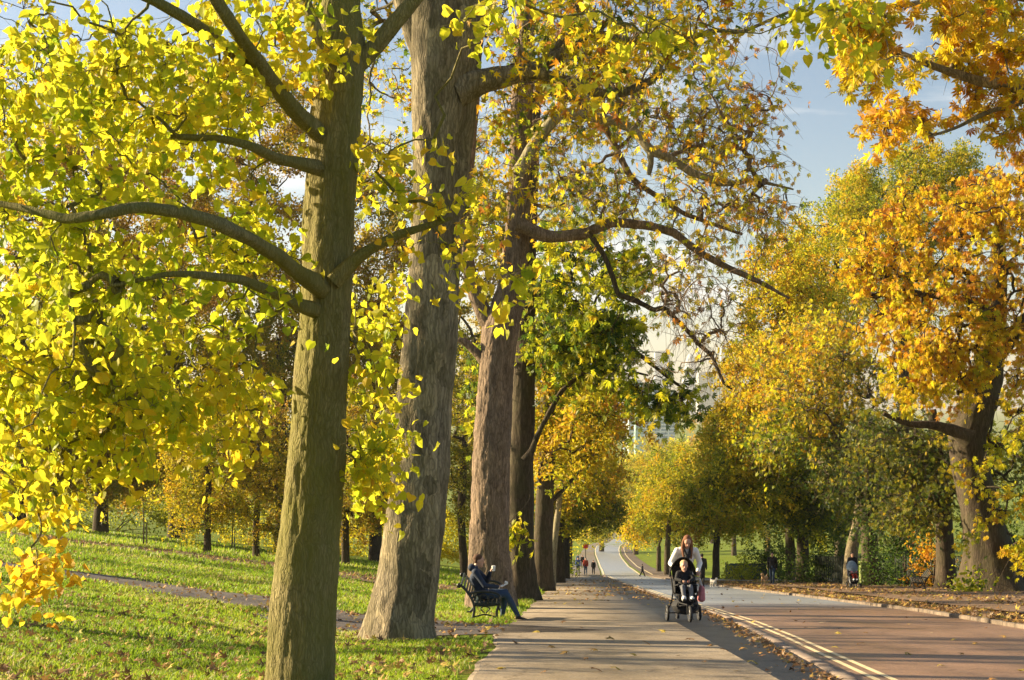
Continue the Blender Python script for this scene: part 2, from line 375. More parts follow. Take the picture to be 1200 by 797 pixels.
# drape a ribbon on the terrain
def ribbon(name, pts, w0, w1, dz, mat, n=60, nx=7):
    P = np.array(pts, float); t = np.linspace(0, len(P)-1, n)
    k = np.arange(len(P)); X = np.interp(t, k, P[:, 0]); Y = np.interp(t, k, P[:, 1])
    for _ in range(4): X[1:-1] = (X[:-2]+X[1:-1]*2+X[2:])/4; Y[1:-1] = (Y[:-2]+Y[1:-1]*2+Y[2:])/4
    dx, dy = np.gradient(X), np.gradient(Y); L = np.hypot(dx, dy); nxv, nyv = -dy/L, dx/L
    w = np.linspace(w0, w1, n); s = np.linspace(-.5, .5, nx)
    XX = X[:, None]+nxv[:, None]*w[:, None]*s; YY = Y[:, None]+nyv[:, None]*w[:, None]*s
    ZZ = zg(XX-ushift(YY), XX, YY)-dz_ground(XX-ushift(YY), YY)+dz
    V = np.stack([XX, YY, ZZ], -1).reshape(-1, 3); I, J = np.meshgrid(np.arange(nx-1), np.arange(n-1)); a = (J*nx+I).ravel()
    return tag(link(name, np_mesh(name, V, [np.stack([a, a+1, a+nx+1, a+nx], -1)], [mat], True)), kind='structure')
SIDE = [(-22, 42), (-16, 37.5), (-11.5, 34.5), (-7.8, 32.2), (-5, 29.8), (-3.0, 26.8), (-1.6, 24.3), (-.3, 22.2)]
ribbon('side_path', SIDE, 3.0, 4.4, .012, M_SIDE)
ribbon('leafy_soil', [(-30, 72), (-16, 68), (-8, 62), (-2, 55)], 8, 6, .03, M_SOIL, nx=10)
ribbon('side_road', [(13.2, 93), (16, 95), (24, 101), (40, 108), (60, 112)], 13, 7, .03, mat_tarmac('grey_road_tarmac', [(.3, (.20, .22, .24)), (.7, (.29, .30, .31))], .45))
ribbon('leafy_verge', [(14+SH*30, 20), (16.5, 45), (17.5, 60), (18, 84)], 9, 9, .02, M_SOIL, nx=12)
def in_soil(X, Y):
    yc = np.interp(X, [-30, -16, -8, -2], [72, 68, 62, 55]); return (X > -32) & (X < -2.2) & (np.abs(Y-yc+1.5*np.sin(X*.9)) < 3.6)
def in_side(X, Y, m=1.0):
    P = np.array(SIDE); best = np.full(X.shape, 1e9)
    for a, b_ in zip(P[:-1], P[1:]):
        d = b_-a; t = np.clip(((X-a[0])*d[0]+(Y-a[1])*d[1])/(d@d), 0, 1)
        best = np.minimum(best, np.hypot(X-a[0]-t*d[0], Y-a[1]-t*d[1]))
    return best < m*np.interp(X, [-12, -2], [1.2, 1.65])

# ------------------------------------------------------------------ leaves
def tpl_heart():
    p = [(0, 0, 0), (.30, -.10, -.05), (.52, .18, -.1), (.46, .55, -.09), (.18, .88, -.03), (0, 1.12, .0), (-.18, .88, -.03), (-.46, .55, -.09), (-.52, .18, -.1), (-.30, -.10, -.05), (0, .45, .03)]
    return np.array(p)*[.95, 1, 1], [(10, 0, 1, 2), (10, 2, 3, 4), (10, 4, 5, 6), (10, 6, 7, 8), (10, 8, 9, 0)]
def tpl_maple():
    pts = [(0, 0)]
    for a, r in ((-55, .55), (-38, .33), (-28, .85), (-13, .45), (0, 1.1), (13, .45), (28, .85), (38, .33), (55, .55)):
        pts.append((math.sin(R(a*1.5))*r, math.cos(R(a*1.5))*r+.05))
    v = [(x, y, -.18*abs(x)+.04*math.sin(5*y)) for x, y in pts]; v.append((0, .35, .03)); c = len(v)-1
    return np.array(v), [(c, i, i+1) for i in range(0, 9)]+[(c, 9, 0)]
def tpl_palm():
    v = []; f = []
    for a, L in ((-75, .6), (-45, .85), (-15, 1.0), (15, 1.0), (45, .85), (75, .6)):
        s, c = math.sin(R(a)), math.cos(R(a)); n = len(v); w = .15*L
        for (t, ww, z) in ((.02, 0, 0), (.62, 1, -.10), (1, 0, -.32), (.62, -1, -.10)):
            v.append((s*t*L+c*ww*w, c*t*L-s*ww*w, z*L))
        f.append((n, n+1, n+2, n+3))
    return np.array(v), f
def tpl_spray(k=5, seed=1, sp=1.0):
    g = np.random.default_rng(seed); v = []; f = []
    for i in range(k):
        o = g.normal(size=3)*.55*sp; a = norm(g.normal(size=3)); b_ = norm(np.cross(a, g.normal(size=3))); n = len(v); L = g.uniform(.7, 1.15)
        nn = np.cross(a, b_)
        for (t, w, z) in ((-.5, 0, 0), (0, .26, .05), (.5, 0, -.06), (0, -.26, .05)): v.append(o+a*t*L+b_*w*L+nn*z)
        f.append((n, n+1, n+2, n+3))
    return np.array(v), f
def vary(t, seed, cur=.14, asy=.12):
    g = np.random.default_rng(seed); v, f = t; v = v.copy(); c1, c2, c3 = g.normal(size=3)
    v[:, 2] += cur*(c1*v[:, 1]**2+c2*v[:, 0]*v[:, 1]*1.6+.8*c3*np.sin(v[:, 0]*6+seed)*.4); v[:, 0] += asy*c2*v[:, 1]*(1-v[:, 1]); v[:, 0] *= 1+.12*c3; v[:, 1] *= 1+.1*c1
    return v, f
TPL = {'heart': [vary(tpl_heart(), s, .22) for s in range(7)], 'maple': [vary(tpl_maple(), s) for s in range(5)], 'palm': [vary(tpl_palm(), s, .2) for s in range(5)], 'spray': [tpl_spray(5, s) for s in range(5)],
       'oval': [(np.array([(0, 0, 0), (.24, .35, .03), (.17, .75, 0), (0, 1, -.12), (-.17, .75, 0), (-.24, .35, .03)]), [(0, 1, 2, 3), (0, 3, 4, 5)])]}
def leaf_arrays(P, kind, size, tint, hang=.5, flat=0.0, rg=rng):
    """returns V, polys(list), tint per face"""
    n = len(P); out_v = []; polys = {}; tl = {}; base = 0
    ts = TPL[kind]; pick = rg.integers(0, len(ts), n)
    for ti, (tv, tf) in enumerate(ts):
        ix = np.where(pick == ti)[0]
        if not len(ix): continue
        m = len(ix)
        if flat:
            nrm = norm(np.array([0, 0, 1.])+rg.normal(size=(m, 3))*flat); ax = norm(np.cross(nrm, rg.normal(size=(m, 3))))
        else:
            ax = norm(rg.normal(size=(m, 3))*(1-hang*.6)+np.array([0, 0, -1.])*hang*1.3)
            nrm = norm(np.cross(ax, rg.normal(size=(m, 3))))
        sd = np.cross(ax, nrm); s = (size*rg.uniform(.7, 1.25, m))[:, None, None] if np.isscalar(size) else size[ix][:, None, None]
        V = P[ix][:, None, :]+s*(tv[None, :, 0:1]*sd[:, None, :]+tv[None, :, 1:2]*ax[:, None, :]+tv[None, :, 2:3]*nrm[:, None, :])
        out_v.append(V.reshape(-1, 3))
        for f in tf:
            k = len(f); fa = np.array(f)[None, :]+(np.arange(m)*len(tv))[:, None]+base
            polys.setdefault(k, []).append(fa); tl.setdefault(k, []).append(tint[ix])
        base += m*len(tv)
    ks = sorted(polys)
    return np.concatenate(out_v), [np.concatenate(polys[k]) for k in ks], np.concatenate([np.concatenate(tl[k]) for k in ks])
def batch_tubes(P, Rr, k=4):
    """P (n,m,3), Rr (n,m)"""
    n, m, _ = P.shape; T = np.gradient(P, axis=1); T = norm(T)
    ref = norm(np.cross(T[:, :1, :]*1.0, rng.normal(size=(n, 1, 3)))); ref = np.repeat(ref, m, 1)
    A = norm(np.cross(T, ref)); B = np.cross(T, A); q = np.arange(k)*2*np.pi/k
    V = P[:, :, None, :]+Rr[:, :, None, None]*(np.cos(q)[None, None, :, None]*A[:, :, None, :]+np.sin(q)[None, None, :, None]*B[:, :, None, :])
    i = np.arange(n)[:, None, None]*m*k; j = np.arange(m-1)[None, :, None]*k; c = np.arange(k)[None, None, :]; c2 = (c+1) % k
    f = np.stack([i+j+c, i+j+c2, i+j+k+c2, i+j+k+c], -1).reshape(-1, 4)
    return V.reshape(-1, 3), f

# ------------------------------------------------------------------ trees
def smooth_poly(P, rr, n):
    P = np.array(P, float); rr = np.array(rr, float)
    s = np.concatenate([[0], np.cumsum(np.linalg.norm(np.diff(P, axis=0), axis=1))]); t = np.linspace(0, s[-1], n)
    # catmull-rom-ish by smoothing a dense linear interpolation
    Q = np.stack([np.interp(t, s, P[:, i]) for i in range(3)], 1); q = np.interp(t, s, rr)
    for _ in range(max(2, n//(len(P)*2))):
        Q[1:-1] = (Q[:-2]+2*Q[1:-1]+Q[2:])/4; q[1:-1] = (q[:-2]+2*q[1:-1]+q[2:])/4
    return Q, q
def limb_mesh(name, P, rr, mat, parent, loc, n=60, k=28, rough=.05, ridge=.0, flare=0, knots=()):
    Q, q = smooth_poly(P, rr, n); T = norm(np.gradient(Q, axis=0)); up = np.array([0, 1., 0]) if abs(T[0][1]) < .8 else np.array([1., 0, 0])
    V = np.zeros((n, k, 3)); ang = np.arange(k)*2*np.pi/k
    arc = np.concatenate([[0], np.cumsum(np.linalg.norm(np.diff(Q, axis=0), axis=1))]); off = random.uniform(0, 99)
    for i in range(n):
        a = norm(np.cross(T[i], up)); b_ = np.cross(T[i], a)
        for j in range(k):
            ca, sa = math.cos(ang[j]), math.sin(ang[j]); r = q[i]
            d = mnoise.noise((ca*1.3+off, sa*1.3, arc[i]*.9/max(.12, q[i])*.3))*rough*2*r
            d += mnoise.noise((ca*3.1+off, sa*3.1, arc[i]*2.2))*rough*r*1.0
            if ridge:
                x = mnoise.noise((ca*r*24+off, sa*r*24, arc[i]*4.2)); d -= ridge*(1-min(1, abs(x)*3.2))
                d += ridge*.6*mnoise.noise((ca*r*60, sa*r*60+off, arc[i]*22))
            if flare:
                e = math.exp(-arc[i]/(q[0]*1.1)); d += flare*r*e*(.55+.6*max(0, math.sin(ang[j]*5+off))+.35*math.sin(ang[j]*3+off*2))
            V[i, j] = Q[i]+(r+d)*(ca*a+sa*b_)
    V = V.reshape(-1, 3)-np.array(loc)
    I, J = np.meshgrid(np.arange(k), np.arange(n-1)); I = I.ravel(); J = J.ravel(); I2 = (I+1) % k
    f = np.stack([J*k+I, J*k+I2, (J+1)*k+I2, (J+1)*k+I], -1)
    cap = np.array([list(range((n-1)*k, n*k))])
    o = link(name, np_mesh(name, V, [f, cap], [mat], True), parent); return Q, q
def make_tree(name, label, base_px, d, trunk, limbs, blobs, bark, leaf='spray', lsize=.16, cl_r=.6, per=24, twigs=5, tcenter=.5, tspread=.1,
              hang=.4, cat='tree', group=None, detail=1, flare=.5, ridge=0, tipr=.012, sag=.1, lm=None, attach_min=.25, embed=.35, knots=False):
    root_p = G(base_px, d); root = empty(name, root_p, 0, label, cat, group); loc = np.array(root_p)
    def conv(pts, dd):
        P = []; rr = []
        for q in pts:
            px, py, w = q[:3]; dq = dd if len(q) < 4 else q[3]
            P.append(np.array(W(px, py, dq))); rr.append(w*dq/F/2)
        return P, rr
    P, rr = conv(trunk, d); P[0] = np.array(root_p)-[0, 0, embed] if abs(P[0][2]-root_p.z) < 2.5 else P[0]
    kk = {3: 96, 2: 40, 1: 16, 0: 8}[detail]; nn = {3: 260, 2: 110, 1: 36, 0: 10}[detail]
    nodes = []
    Q, q = limb_mesh('trunk', P, rr, bark, root, loc, nn, kk, .05, ridge, flare)
    Q2 = Q[::max(1, nn//24)]; n0 = int(len(Q2)*attach_min); nodes += list(Q2[n0:])
    for lb in limbs:
        dd = lb.get('d', d); P, rr = conv(lb['p'], dd)
        Q, q = limb_mesh('branch', P, rr, lb.get('bark', bark), root, loc, {3: 90, 2: 50, 1: 24, 0: 8}[detail], {3: 24, 2: 14, 1: 8, 0: 6}[detail], .09, ridge*.5, 0)
        nodes += list(Q[::3][1:])
    # clump centres
    cen = []; tn = []; cr = []
    for b_ in blobs:
        px, py, rx, ry, db, rd, n = b_[:7]; tc = b_[7] if len(b_) > 7 else tcenter
        c = np.array(W(px, py, db)); ax = np.array([rx*db/F, rd, ry*db/F])
        v = norm(rng.normal(size=(n, 3)))*(rng.uniform(.04, 1, (n, 1))**(1/2.4)); cen.append(c+v*ax)
        tn.append(np.full(n, tc)+rng.normal(size=n)*tspread*.8); cr.append(np.full(n, b_[8] if len(b_) > 8 else 1.0))
    if not cen: return root
    cen = np.concatenate(cen); tn = np.concatenate(tn); cr = np.concatenate(cr)
    gzc = gz(cen[:, 0], cen[:, 1]); keep = cen[:, 2] > gzc+.7
    if d > 25:
        o_ = random.uniform(0, 99); q_ = .55 if d < 100 else .3
        nz = np.array([mnoise.noise((c[0]*q_+o_, c[1]*q_, c[2]*q_*2.1)) for c in cen]); keep &= nz > -.06+rng.normal(size=len(cen))*.05
    cen, tn, cr = cen[keep], tn[keep], cr[keep]
    N0 = np.array(nodes); dist = np.array([np.min(np.linalg.norm(N0-c, axis=1)) for c in cen]); order = np.argsort(dist)
    m = 7; cap_n = len(nodes)+len(cen)*m; NP_ = np.zeros((cap_n, 3)); NP_[:len(nodes)] = N0; own = np.full(cap_n, -1); cnt = len(nodes)
    paths = []; par = []; scale_len = np.median(dist)+.01
    for idx in order:
        c = cen[idx]; D = NP_[:cnt]-c; dd_ = np.linalg.norm(D, axis=1)+np.maximum(0, D[:, 2])*.25
        k = int(np.argmin(dd_)); a = NP_[k]; L = np.linalg.norm(c-a)
        t = np.linspace(0, 1, m)[:, None]; out = a+(c-a)*t
        wob = np.cumsum(rng.normal(size=(m, 3))*.085*L, axis=0)*(np.sin(np.pi*t))
        out = out+wob+np.array([0, 0, 1.])*np.sin(np.pi*t)*L*sag
        paths.append(out); par.append(own[k]); NP_[cnt:cnt+m-1] = out[1:]; own[cnt:cnt+m-1] = len(paths)-1; cnt += m-1
    n = len(paths); desc = np.ones(n)
    for i in range(n-1, -1, -1):
        if par[i] >= 0: desc[par[i]] += desc[i]
    paths = np.array(paths); rb = tipr*desc**.48; rt = np.maximum(tipr*.7, rb*.45)
    RR = rb[:, None]*(1-np.linspace(0, 1, m))[None]+rt[:, None]*np.linspace(0, 1, m)[None]
    Vb, fb = batch_tubes(paths, RR, 6 if detail >= 2 else 4)
    # twigs
    cs = cen[order]; ts = tn[order]; crs = cr[order]; nt_ = twigs; dirs = norm(rng.normal(size=(n, nt_, 3))+np.array([0, 0, -.25*hang]))
    outd = norm(paths[:, -1]-paths[:, -3])[:, None, :]; dirs = norm(dirs+outd*.5)
    Lt = cl_r*rng.uniform(.6, 1.25, (n, nt_, 1)); mt = 4; tt = np.linspace(0, 1, mt)[None, None, :, None]
    TP = paths[:, -1][:, None, None, :]+dirs[:, :, None, :]*Lt[:, :, None, :]*tt+np.array([0, 0, -1.])*(tt**2)*Lt[:, :, None, :]*hang*.5
    TP = TP+rng.normal(size=TP.shape)*cl_r*.05*(tt > 0)
    TPf = TP.reshape(n*nt_, mt, 3); tr = np.linspace(tipr*.6, tipr*.22, mt)[None].repeat(n*nt_, 0)
    Vt, ft = batch_tubes(TPf, tr, 3)
    # leaves along the twigs
    nl = (per*crs).astype(int); tot = int(nl.sum()); ci = np.repeat(np.arange(n), nl); tw = rng.integers(0, nt_, tot); s = rng.uniform(.15, 1.05, tot)*(mt-1)
    s0 = np.clip(s.astype(int), 0, mt-2); fr = (s-s0)[:, None]; Pl = TP[ci, tw, s0]*(1-fr)+TP[ci, tw, s0+1]*fr+rng.normal(size=(tot, 3))*cl_r*.13
    tint = np.clip(ts[ci]+rng.normal(size=tot)*tspread, .0, 1)
    Vl, pl, tl = leaf_arrays(Pl, leaf, lsize, tint, hang)
    nb = len(Vb); nt2 = len(Vt)
    Vall = np.concatenate([Vb, Vt, Vl])-loc
    polys = [fb, ft+nb]+[p+nb+nt2 for p in pl]; nfb = len(fb)+len(ft); nfl = len(tl)
    # merge arrays keeping order
    me = np_mesh('crown', Vall, polys, [bark, lm or LEAF], np.concatenate([np.full(nfb, True), np.full(nfl, False)]),
                 np.concatenate([np.zeros(nfb), tl]), np.concatenate([np.zeros(nfb), np.ones(nfl)]))
    link('crown', me, root)
    return root
# ------------------------------------------------------------------ people
SKIN = mat_simple('skin', (.55, .32, .22), .5, var=.08, scale=8)
SKIN.node_tree.nodes['Principled BSDF'].inputs['Subsurface Weight'].default_value = .08
def cloth(name, col, rough=.85, var=.18): return mat_simple(name, col, rough, var=var, scale=14, bmp=.25)
M_NAVY = cloth('navy_cloth', (.018, .03, .06)); M_JEANS = cloth('blue_denim', (.025, .055, .11)); M_BLACK = cloth('black_cloth', (.012, .012, .014))
M_WHITE = cloth('white_cloth', (.86, .84, .80), var=.05); M_GREYC = cloth('grey_cloth', (.14, .145, .16)); M_BLUE = cloth('bright_blue_cloth', (.02, .10, .45))
M_RED = cloth('red_cloth', (.42, .05, .025)); M_PINK = cloth('pink_cloth', (.62, .22, .24)); M_LBLUE = cloth('pale_blue_cloth', (.25, .38, .5))
M_BLOND = cloth('fair_hair', (.62, .42, .2)); M_GINGER = cloth('auburn_hair', (.20, .08, .035)); M_BROWNH = cloth('brown_hair', (.10, .045, .02)); M_DKHAIR = cloth('dark_hair', (.025, .018, .014))
M_EYE = mat_simple('eye', (.03, .02, .02), .2); M_LIP = mat_simple('lips', (.42, .14, .11), .5); M_RUB = mat_simple('rubber', (.015, .015, .015), .7)
M_TRAINER = cloth('black_trainer', (.02, .02, .022)); M_SOLE = cloth('white_sole', (.7, .7, .68)); M_PAPER = mat_simple('white_paper', (.85, .84, .8), .6, var=.03)
M_CHROME = mat_simple('grey_metal', (.35, .35, .36), .3, metal=.8, var=.1); M_TAN = cloth('tan_fur', (.55, .36, .18)); M_WFUR = cloth('white_fur', (.75, .70, .60))
M_GREYHOOD = cloth('blue_grey_cloth', (.22, .29, .36))
V3 = Vector
def hand(mb, wr, dirv, nrm, sc_=1.0, curl=.5, side=1):
    """palm, four bent fingers of different length and a thumb; dirv = hand axis, nrm = palm normal"""
    d = V3(dirv).normalized(); n = V3(nrm); n = (n-d*n.dot(d)).normalized(); s = d.cross(n)*side; wr = V3(wr)
    for t in (-.026, -.009, .009, .026):
        mb.cap(wr+s*t*.55*sc_, wr+(d*.085+s*t)*sc_, .013*sc_, .0125*sc_, 6)
    for t, L in ((-.029, .058), (-.010, .070), (.010, .076), (.029, .068)):
        a = wr+(d*.085+s*t)*sc_; c1 = curl*.9; b_ = a+(d*math.cos(c1)+n*math.sin(c1))*L*.5*sc_
        c2 = curl*2.0; e = b_+(d*math.cos(c2)+n*math.sin(c2))*L*.5*sc_
        mb.cap(a, b_, .0095*sc_, .0088*sc_, 6); mb.cap(b_, e, .0088*sc_, .0075*sc_, 6)
    a = wr+(d*.025-s*-.030*1)*sc_; b_ = a+(d*.03+s*.026+n*.012)*sc_; e = b_+(d*.022+s*.004+n*.02)*sc_
    mb.cap(a, b_, .0125*sc_, .011*sc_, 6); mb.cap(b_, e, .0105*sc_, .009*sc_, 6)
def figure(name, label, J, root, hairm, hair='short', top=None, bottom=None, shoes=None, extra_top=None, vox=.012, face=True, skirt=False, hands=None, build_=1.0, sleeve='wr', group=None):
    """J: joints in metres. head = (centre, forward, up)"""
    g = lambda k: V3(J[k]); w = build_
    body = MB(); hc, hf, hu = [V3(x) for x in J['head']]; hf.normalize(); hs = hf.cross(hu).normalized(); hu = hs.cross(hf).normalized(); hk = J.get('hs', 1.0)
    Mh = Matrix((hs, hf, hu)).transposed().to_euler()
    body.ell(hc+hu*.02*hk, (.075*hk, .095*hk, .10*hk), 14, 10, Mh)
    body.ell(hc+hf*.02*hk-hu*.05*hk, (.058*hk, .075*hk, .072*hk), 12, 8, Mh)
    body.cap(hc+hf*.088*hk+hu*.015*hk, hc+hf*.108*hk-hu*.018*hk, .009*hk, .014*hk, 6)         # nose
    body.cap(hc+hf*.083*hk-hu*.095*hk, hc+hf*.07*hk-hu*.105*hk, .018*hk, .02*hk, 6)             # chin
    for s in (-1, 1):
        body.ell(hc+hs*s*.077*hk-hf*.005*hk, (.008*hk, .018*hk, .03*hk), 8, 6, Mh)
        body.cap(hc+hs*s*.015*hk+hf*.087*hk+hu*.03*hk, hc+hs*s*.045*hk+hf*.078*hk+hu*.03*hk, .009*hk, .008*hk, 6)
    nk = g('neck'); body.cap(hc-hu*.05*hk-hf*.015*hk, nk, .052*hk, .06*w, 10)
    ch = g('chest'); pe = g('pelvis'); shl, shr = g('shL'), g('shR'); hl, hr = g('hipL'), g('hipR')
    def torso(mb, e):
        mid = (ch+pe)/2
        mb.cap(shl*.82+shr*.18, shr*.82+shl*.18, .062*w+e, .062*w+e); mb.cap(nk, (shl*.8+shr*.2), .045*w+e, .055*w+e); mb.cap(nk, (shr*.8+shl*.2), .045*w+e, .055*w+e)
        for a in (-.075, 0, .075):
            o = (shr-shl).normalized()*a*w; mb.cap(ch+o, mid+o*.8, .098*w+e, .085*w+e); mb.cap(mid+o*.8, pe+o, .085*w+e, .095*w+e)
        mb.cap(hl, hr, .088*w+e, .088*w+e)
    def arm(mb, S, e, end=1.0):
        sh, el, wr = g('sh'+S), g('el'+S), g('wr'+S); mb.cap(sh, el, .052*w+e, .040*w+e); mb.cap(el, el.lerp(wr, end), .039*w+e, .028*w+e*.9)
    def leg(mb, S, e, end=1.0):
        hp, kn, an = g('hip'+S), g('kn'+S), g('an'+S); mb.cap(hp, kn, .082*w+e, .052*w+e); mb.cap(kn, kn.lerp(an, .35), .052*w+e, .055*w+e); mb.cap(kn.lerp(an, .35), kn.lerp(an, end), .055*w+e, .036*w+e)
    def foot(mb, S, e):
        an, to = g('an'+S), g('to'+S); mb.cap(an, an-V3((0, 0, .03)), .036+e, .038+e); mb.cap(an.lerp(to, -.15)-V3((0, 0, .035)), to, .034+e, .028+e)
    torso(body, -.004)
    for S in 'LR': arm(body, S, 0); leg(body, S, 0); foot(body, S, -.004)
    hd = hands or {}
    for S, sd in (('L', -1), ('R', 1)):
        dv, nv, cu = hd.get(S, (g('wr'+S)-g('el'+S), V3((-sd, 0, 0)), .35)); hand(body, g('wr'+S), dv, nv, J.get('hk', 1.0), cu, sd)
    bo = body.solid('body', SKIN, root, min(vox, .008) if face else vox, 2)
    if face:
        for s in (-1, 1):
            e = MB().ell(hc+hs*s*.031*hk+hf*.086*hk+hu*.012*hk, (.011*hk, .006*hk, .006*hk), 8, 6, Mh).build('eye', M_EYE, bo)
        MB().ell(hc+hf*.092*hk-hu*.052*hk, (.022*hk, .006*hk, .006*hk), 8, 6, Mh).build('mouth', M_LIP, bo)
    h = MB()
    h.ell(hc+hu*(.056 if hair == 'short' else .045)*hk-hf*.022*hk, (.084*hk, .096*hk, (.078 if hair == 'short' else .092)*hk), 14, 10, Mh)
    h.ell(hc-hf*.045*hk+hu*(.012 if hair == 'short' else -.01)*hk, (.078*hk, (.052 if hair == 'short' else .068)*hk, (.072 if hair == 'short' else .09)*hk), 12, 8, Mh)
    if hair == 'long':
        for s in (-1, 1):
            h.cap(hc+hs*s*.07*hk+hu*.03*hk, hc+hs*s*.085*hk-hu*.12*hk+hf*.03, .034*hk, .04*hk); h.cap(hc+hs*s*.085*hk-hu*.12*hk+hf*.03, hc+hs*s*.07-V3((0, 0, .30))+hf*.03, .04*hk, .022*hk)
        h.cap(hc-hf*.07*hk, hc-hf*.08-hu*.22*hk, .06*hk, .045*hk)
    h.solid('hair', hairm, root, .01, 2)
    if top:
        t = MB(); torso(t, .014)
        for S in 'LR': arm(t, S, .014, .97)
        if extra_top: extra_top(t)
        t.solid('jacket', top, root, vox, 3)
    if bottom:
        t = MB(); t.cap(hl, hr, .10*w, .10*w); t.cap(pe, pe+V3((0, 0, .06)), .12*w, .11*w)
        if skirt: t.cap(pe, (g('knL')+g('knR'))/2, .14, .17)
        else:
            for S in 'LR': leg(t, S, .012, .94)
        t.solid('trousers', bottom, root, vox, 3)
    if shoes:
        for S in 'LR':
            t = MB(); foot(t, S, .010); so = t.solid('shoe', shoes, root, .012, 2)
            an, to = g('an'+S), g('to'+S); d = (to-an); d.z = 0; q = MB()
            z = to.z-.03; q.tube([V3((an.x, an.y, z))-d*.25, V3((an.x, an.y, z))+d*.3, V3((to.x, to.y, z)), V3((to.x, to.y, z))+d.normalized()*.03], [.03, .036, .036, .02], 8, True).build('sole', M_SOLE if shoes is M_TRAINER else M_RUB, so)
    return root
def std_joints(h=1.72, step=.22, lean=0.0, armL=None, armR=None, bob=0, narrow=1.0):
    k = h/1.75; J = {}
    P = lambda x, y, z: V3((x*k, y*k, z*k))
    ly = -lean
    J['pelvis'] = P(0, 0, .98); J['chest'] = P(0, ly*.6, 1.30); J['neck'] = P(0, ly, 1.50); J['head'] = (P(0, ly*1.2-.02, 1.63), V3((0, -1, -.05)), V3((0, 0, 1)))
    J['hs'] = 1.0*k+.02
    for S, s in (('L', -1), ('R', 1)):
        J['sh'+S] = P(s*.185*narrow, ly*.95, 1.44); J['el'+S] = P(s*.235*narrow, ly*.6+.05+s*.06*step*2, 1.15); J['wr'+S] = P(s*.235*narrow, ly*.6-.07+s*.1*step*3, .92)
        J['hip'+S] = P(s*.09, 0, .93); f = -s*step
        J['kn'+S] = P(s*.095, f*.55-.04, .50); J['an'+S] = P(s*.095, f+.02*(f > 0), .085+(.06 if f > 0.05 else 0)); J['to'+S] = P(s*.11, f-.17, .03+(.0 if f > 0.05 else 0))
    for S, a in (('L', armL), ('R', armR)):
        if a: J['el'+S] = P(*a[0]); J['wr'+S] = P(*a[1])
    return J

# ---- woman in white pushing a three wheeled pushchair uphill
def pushchair(name, label, base, rz, canopy_mat, seat_mat, frame_mat, big=True, group=None):
    t = empty(name, base, rz, label, 'pushchair', group)
    wr = .155 if big else .11
    def wheel(x, y, w=.045):
        o = MB().ring((x, y, wr), wr-.022, .026, 'x', 8, 28).build('wheel', M_RUB, t)
        r = MB().ring((x, y, wr), wr-.05, .009, 'x', 6, 24); r.tube([(x-.03, y, wr), (x+.03, y, wr)], .018, 8)
        for i in range(8):
            a = math.pi*i/4; r.tube([(x, y, wr), (x, y+math.cos(a)*(wr-.05), wr+math.sin(a)*(wr-.05))], .005, 4)
        r.build('rim', M_CHROME, o)
    if big: wheel(0, -.55)
    else:
        for x in (-.2, -.26, .2, .26): wheel(x, -.32)
    for x in ((-.31, .31) if big else (-.23, .23)): wheel(x, .28)
    f = MB()
    for s in (-1, 1):
        f.tube([(s*.31 if big else s*.23, .28, wr), (s*.24, .12, .42), (s*.235, .0, .55), (s*.23, .30, .88), (s*.22, .48, 1.03)], .014, 8)
        if big: f.tube([(s*.235, .02, .55), (s*.15, -.28, .36), (s*.05, -.55, .33), (s*.05, -.55, wr)], .013, 8)
        else: f.tube([(s*.235, .02, .55), (s*.23, -.2, .3), (s*.23, -.32, wr)], .012, 8)
    f.tube([(-.22, .48, 1.03), (.22, .48, 1.03)], .019, 8); f.tube([(-.31, .28, wr), (.31, .28, wr)], .012, 8); f.tube([(-.24, .12, .42), (.24, .12, .42)], .012, 8)
    f.build('frame', frame_mat, t)
    s_ = MB(); s_.box((0, .02, .52), (.38, .34, .05), Euler((R(12), 0, 0)), .02); s_.box((0, .26, .78), (.40, .05, .56), Euler((R(-22), 0, 0)), .02)
    for s in (-1, 1): s_.box((s*.20, .10, .64), (.03, .36, .24), Euler((R(-8), 0, 0)), .012)
    s_.box((0, -.20, .40), (.34, .03, .24), Euler((R(12), 0, 0)), .012); s_.box((0, -.27, .30), (.30, .14, .025), None, .01)
    s_.build('seat', seat_mat, t)
    # hood: three ribs of stretched cloth behind the child
    vs = []; fs = []; n = 14; m = 8
    for i in range(m+1):
        a = R(-20+i*16) if not big else R(78+i*9)
        for j in range(n+1):
            q = math.pi*j/n; vs.append((.255*math.cos(q), .24-.36*math.sin(q)*math.cos(a), .84+.05*0+.38*math.sin(q)*math.sin(a)))
    for i in range(m):
        for j in range(n): fs.append((i*(n+1)+j, i*(n+1)+j+1, (i+1)*(n+1)+j+1, (i+1)*(n+1)+j))
    hd = MB().add(vs, fs).build('hood', canopy_mat, t); so = hd.modifiers.new('t', 'SOLIDIFY'); so.thickness = .012
    b = MB(); b.tube([(0, -.18, .17), (0, 0, .155), (0, .20, .17)], [.20, .27, .24], 12, True)
    for i, v in enumerate(b.v): b.v[i] = (v[0], v[1], .30+(v[2]-.17)*.62)
    b.build('basket', M_BLACK, t)
    MB().tube([(-.22, -.08, .68), (-.16, -.20, .70), (.16, -.20, .70), (.22, -.08, .68)], .014, 8).build('bumper_bar', frame_mat, t)
    return t
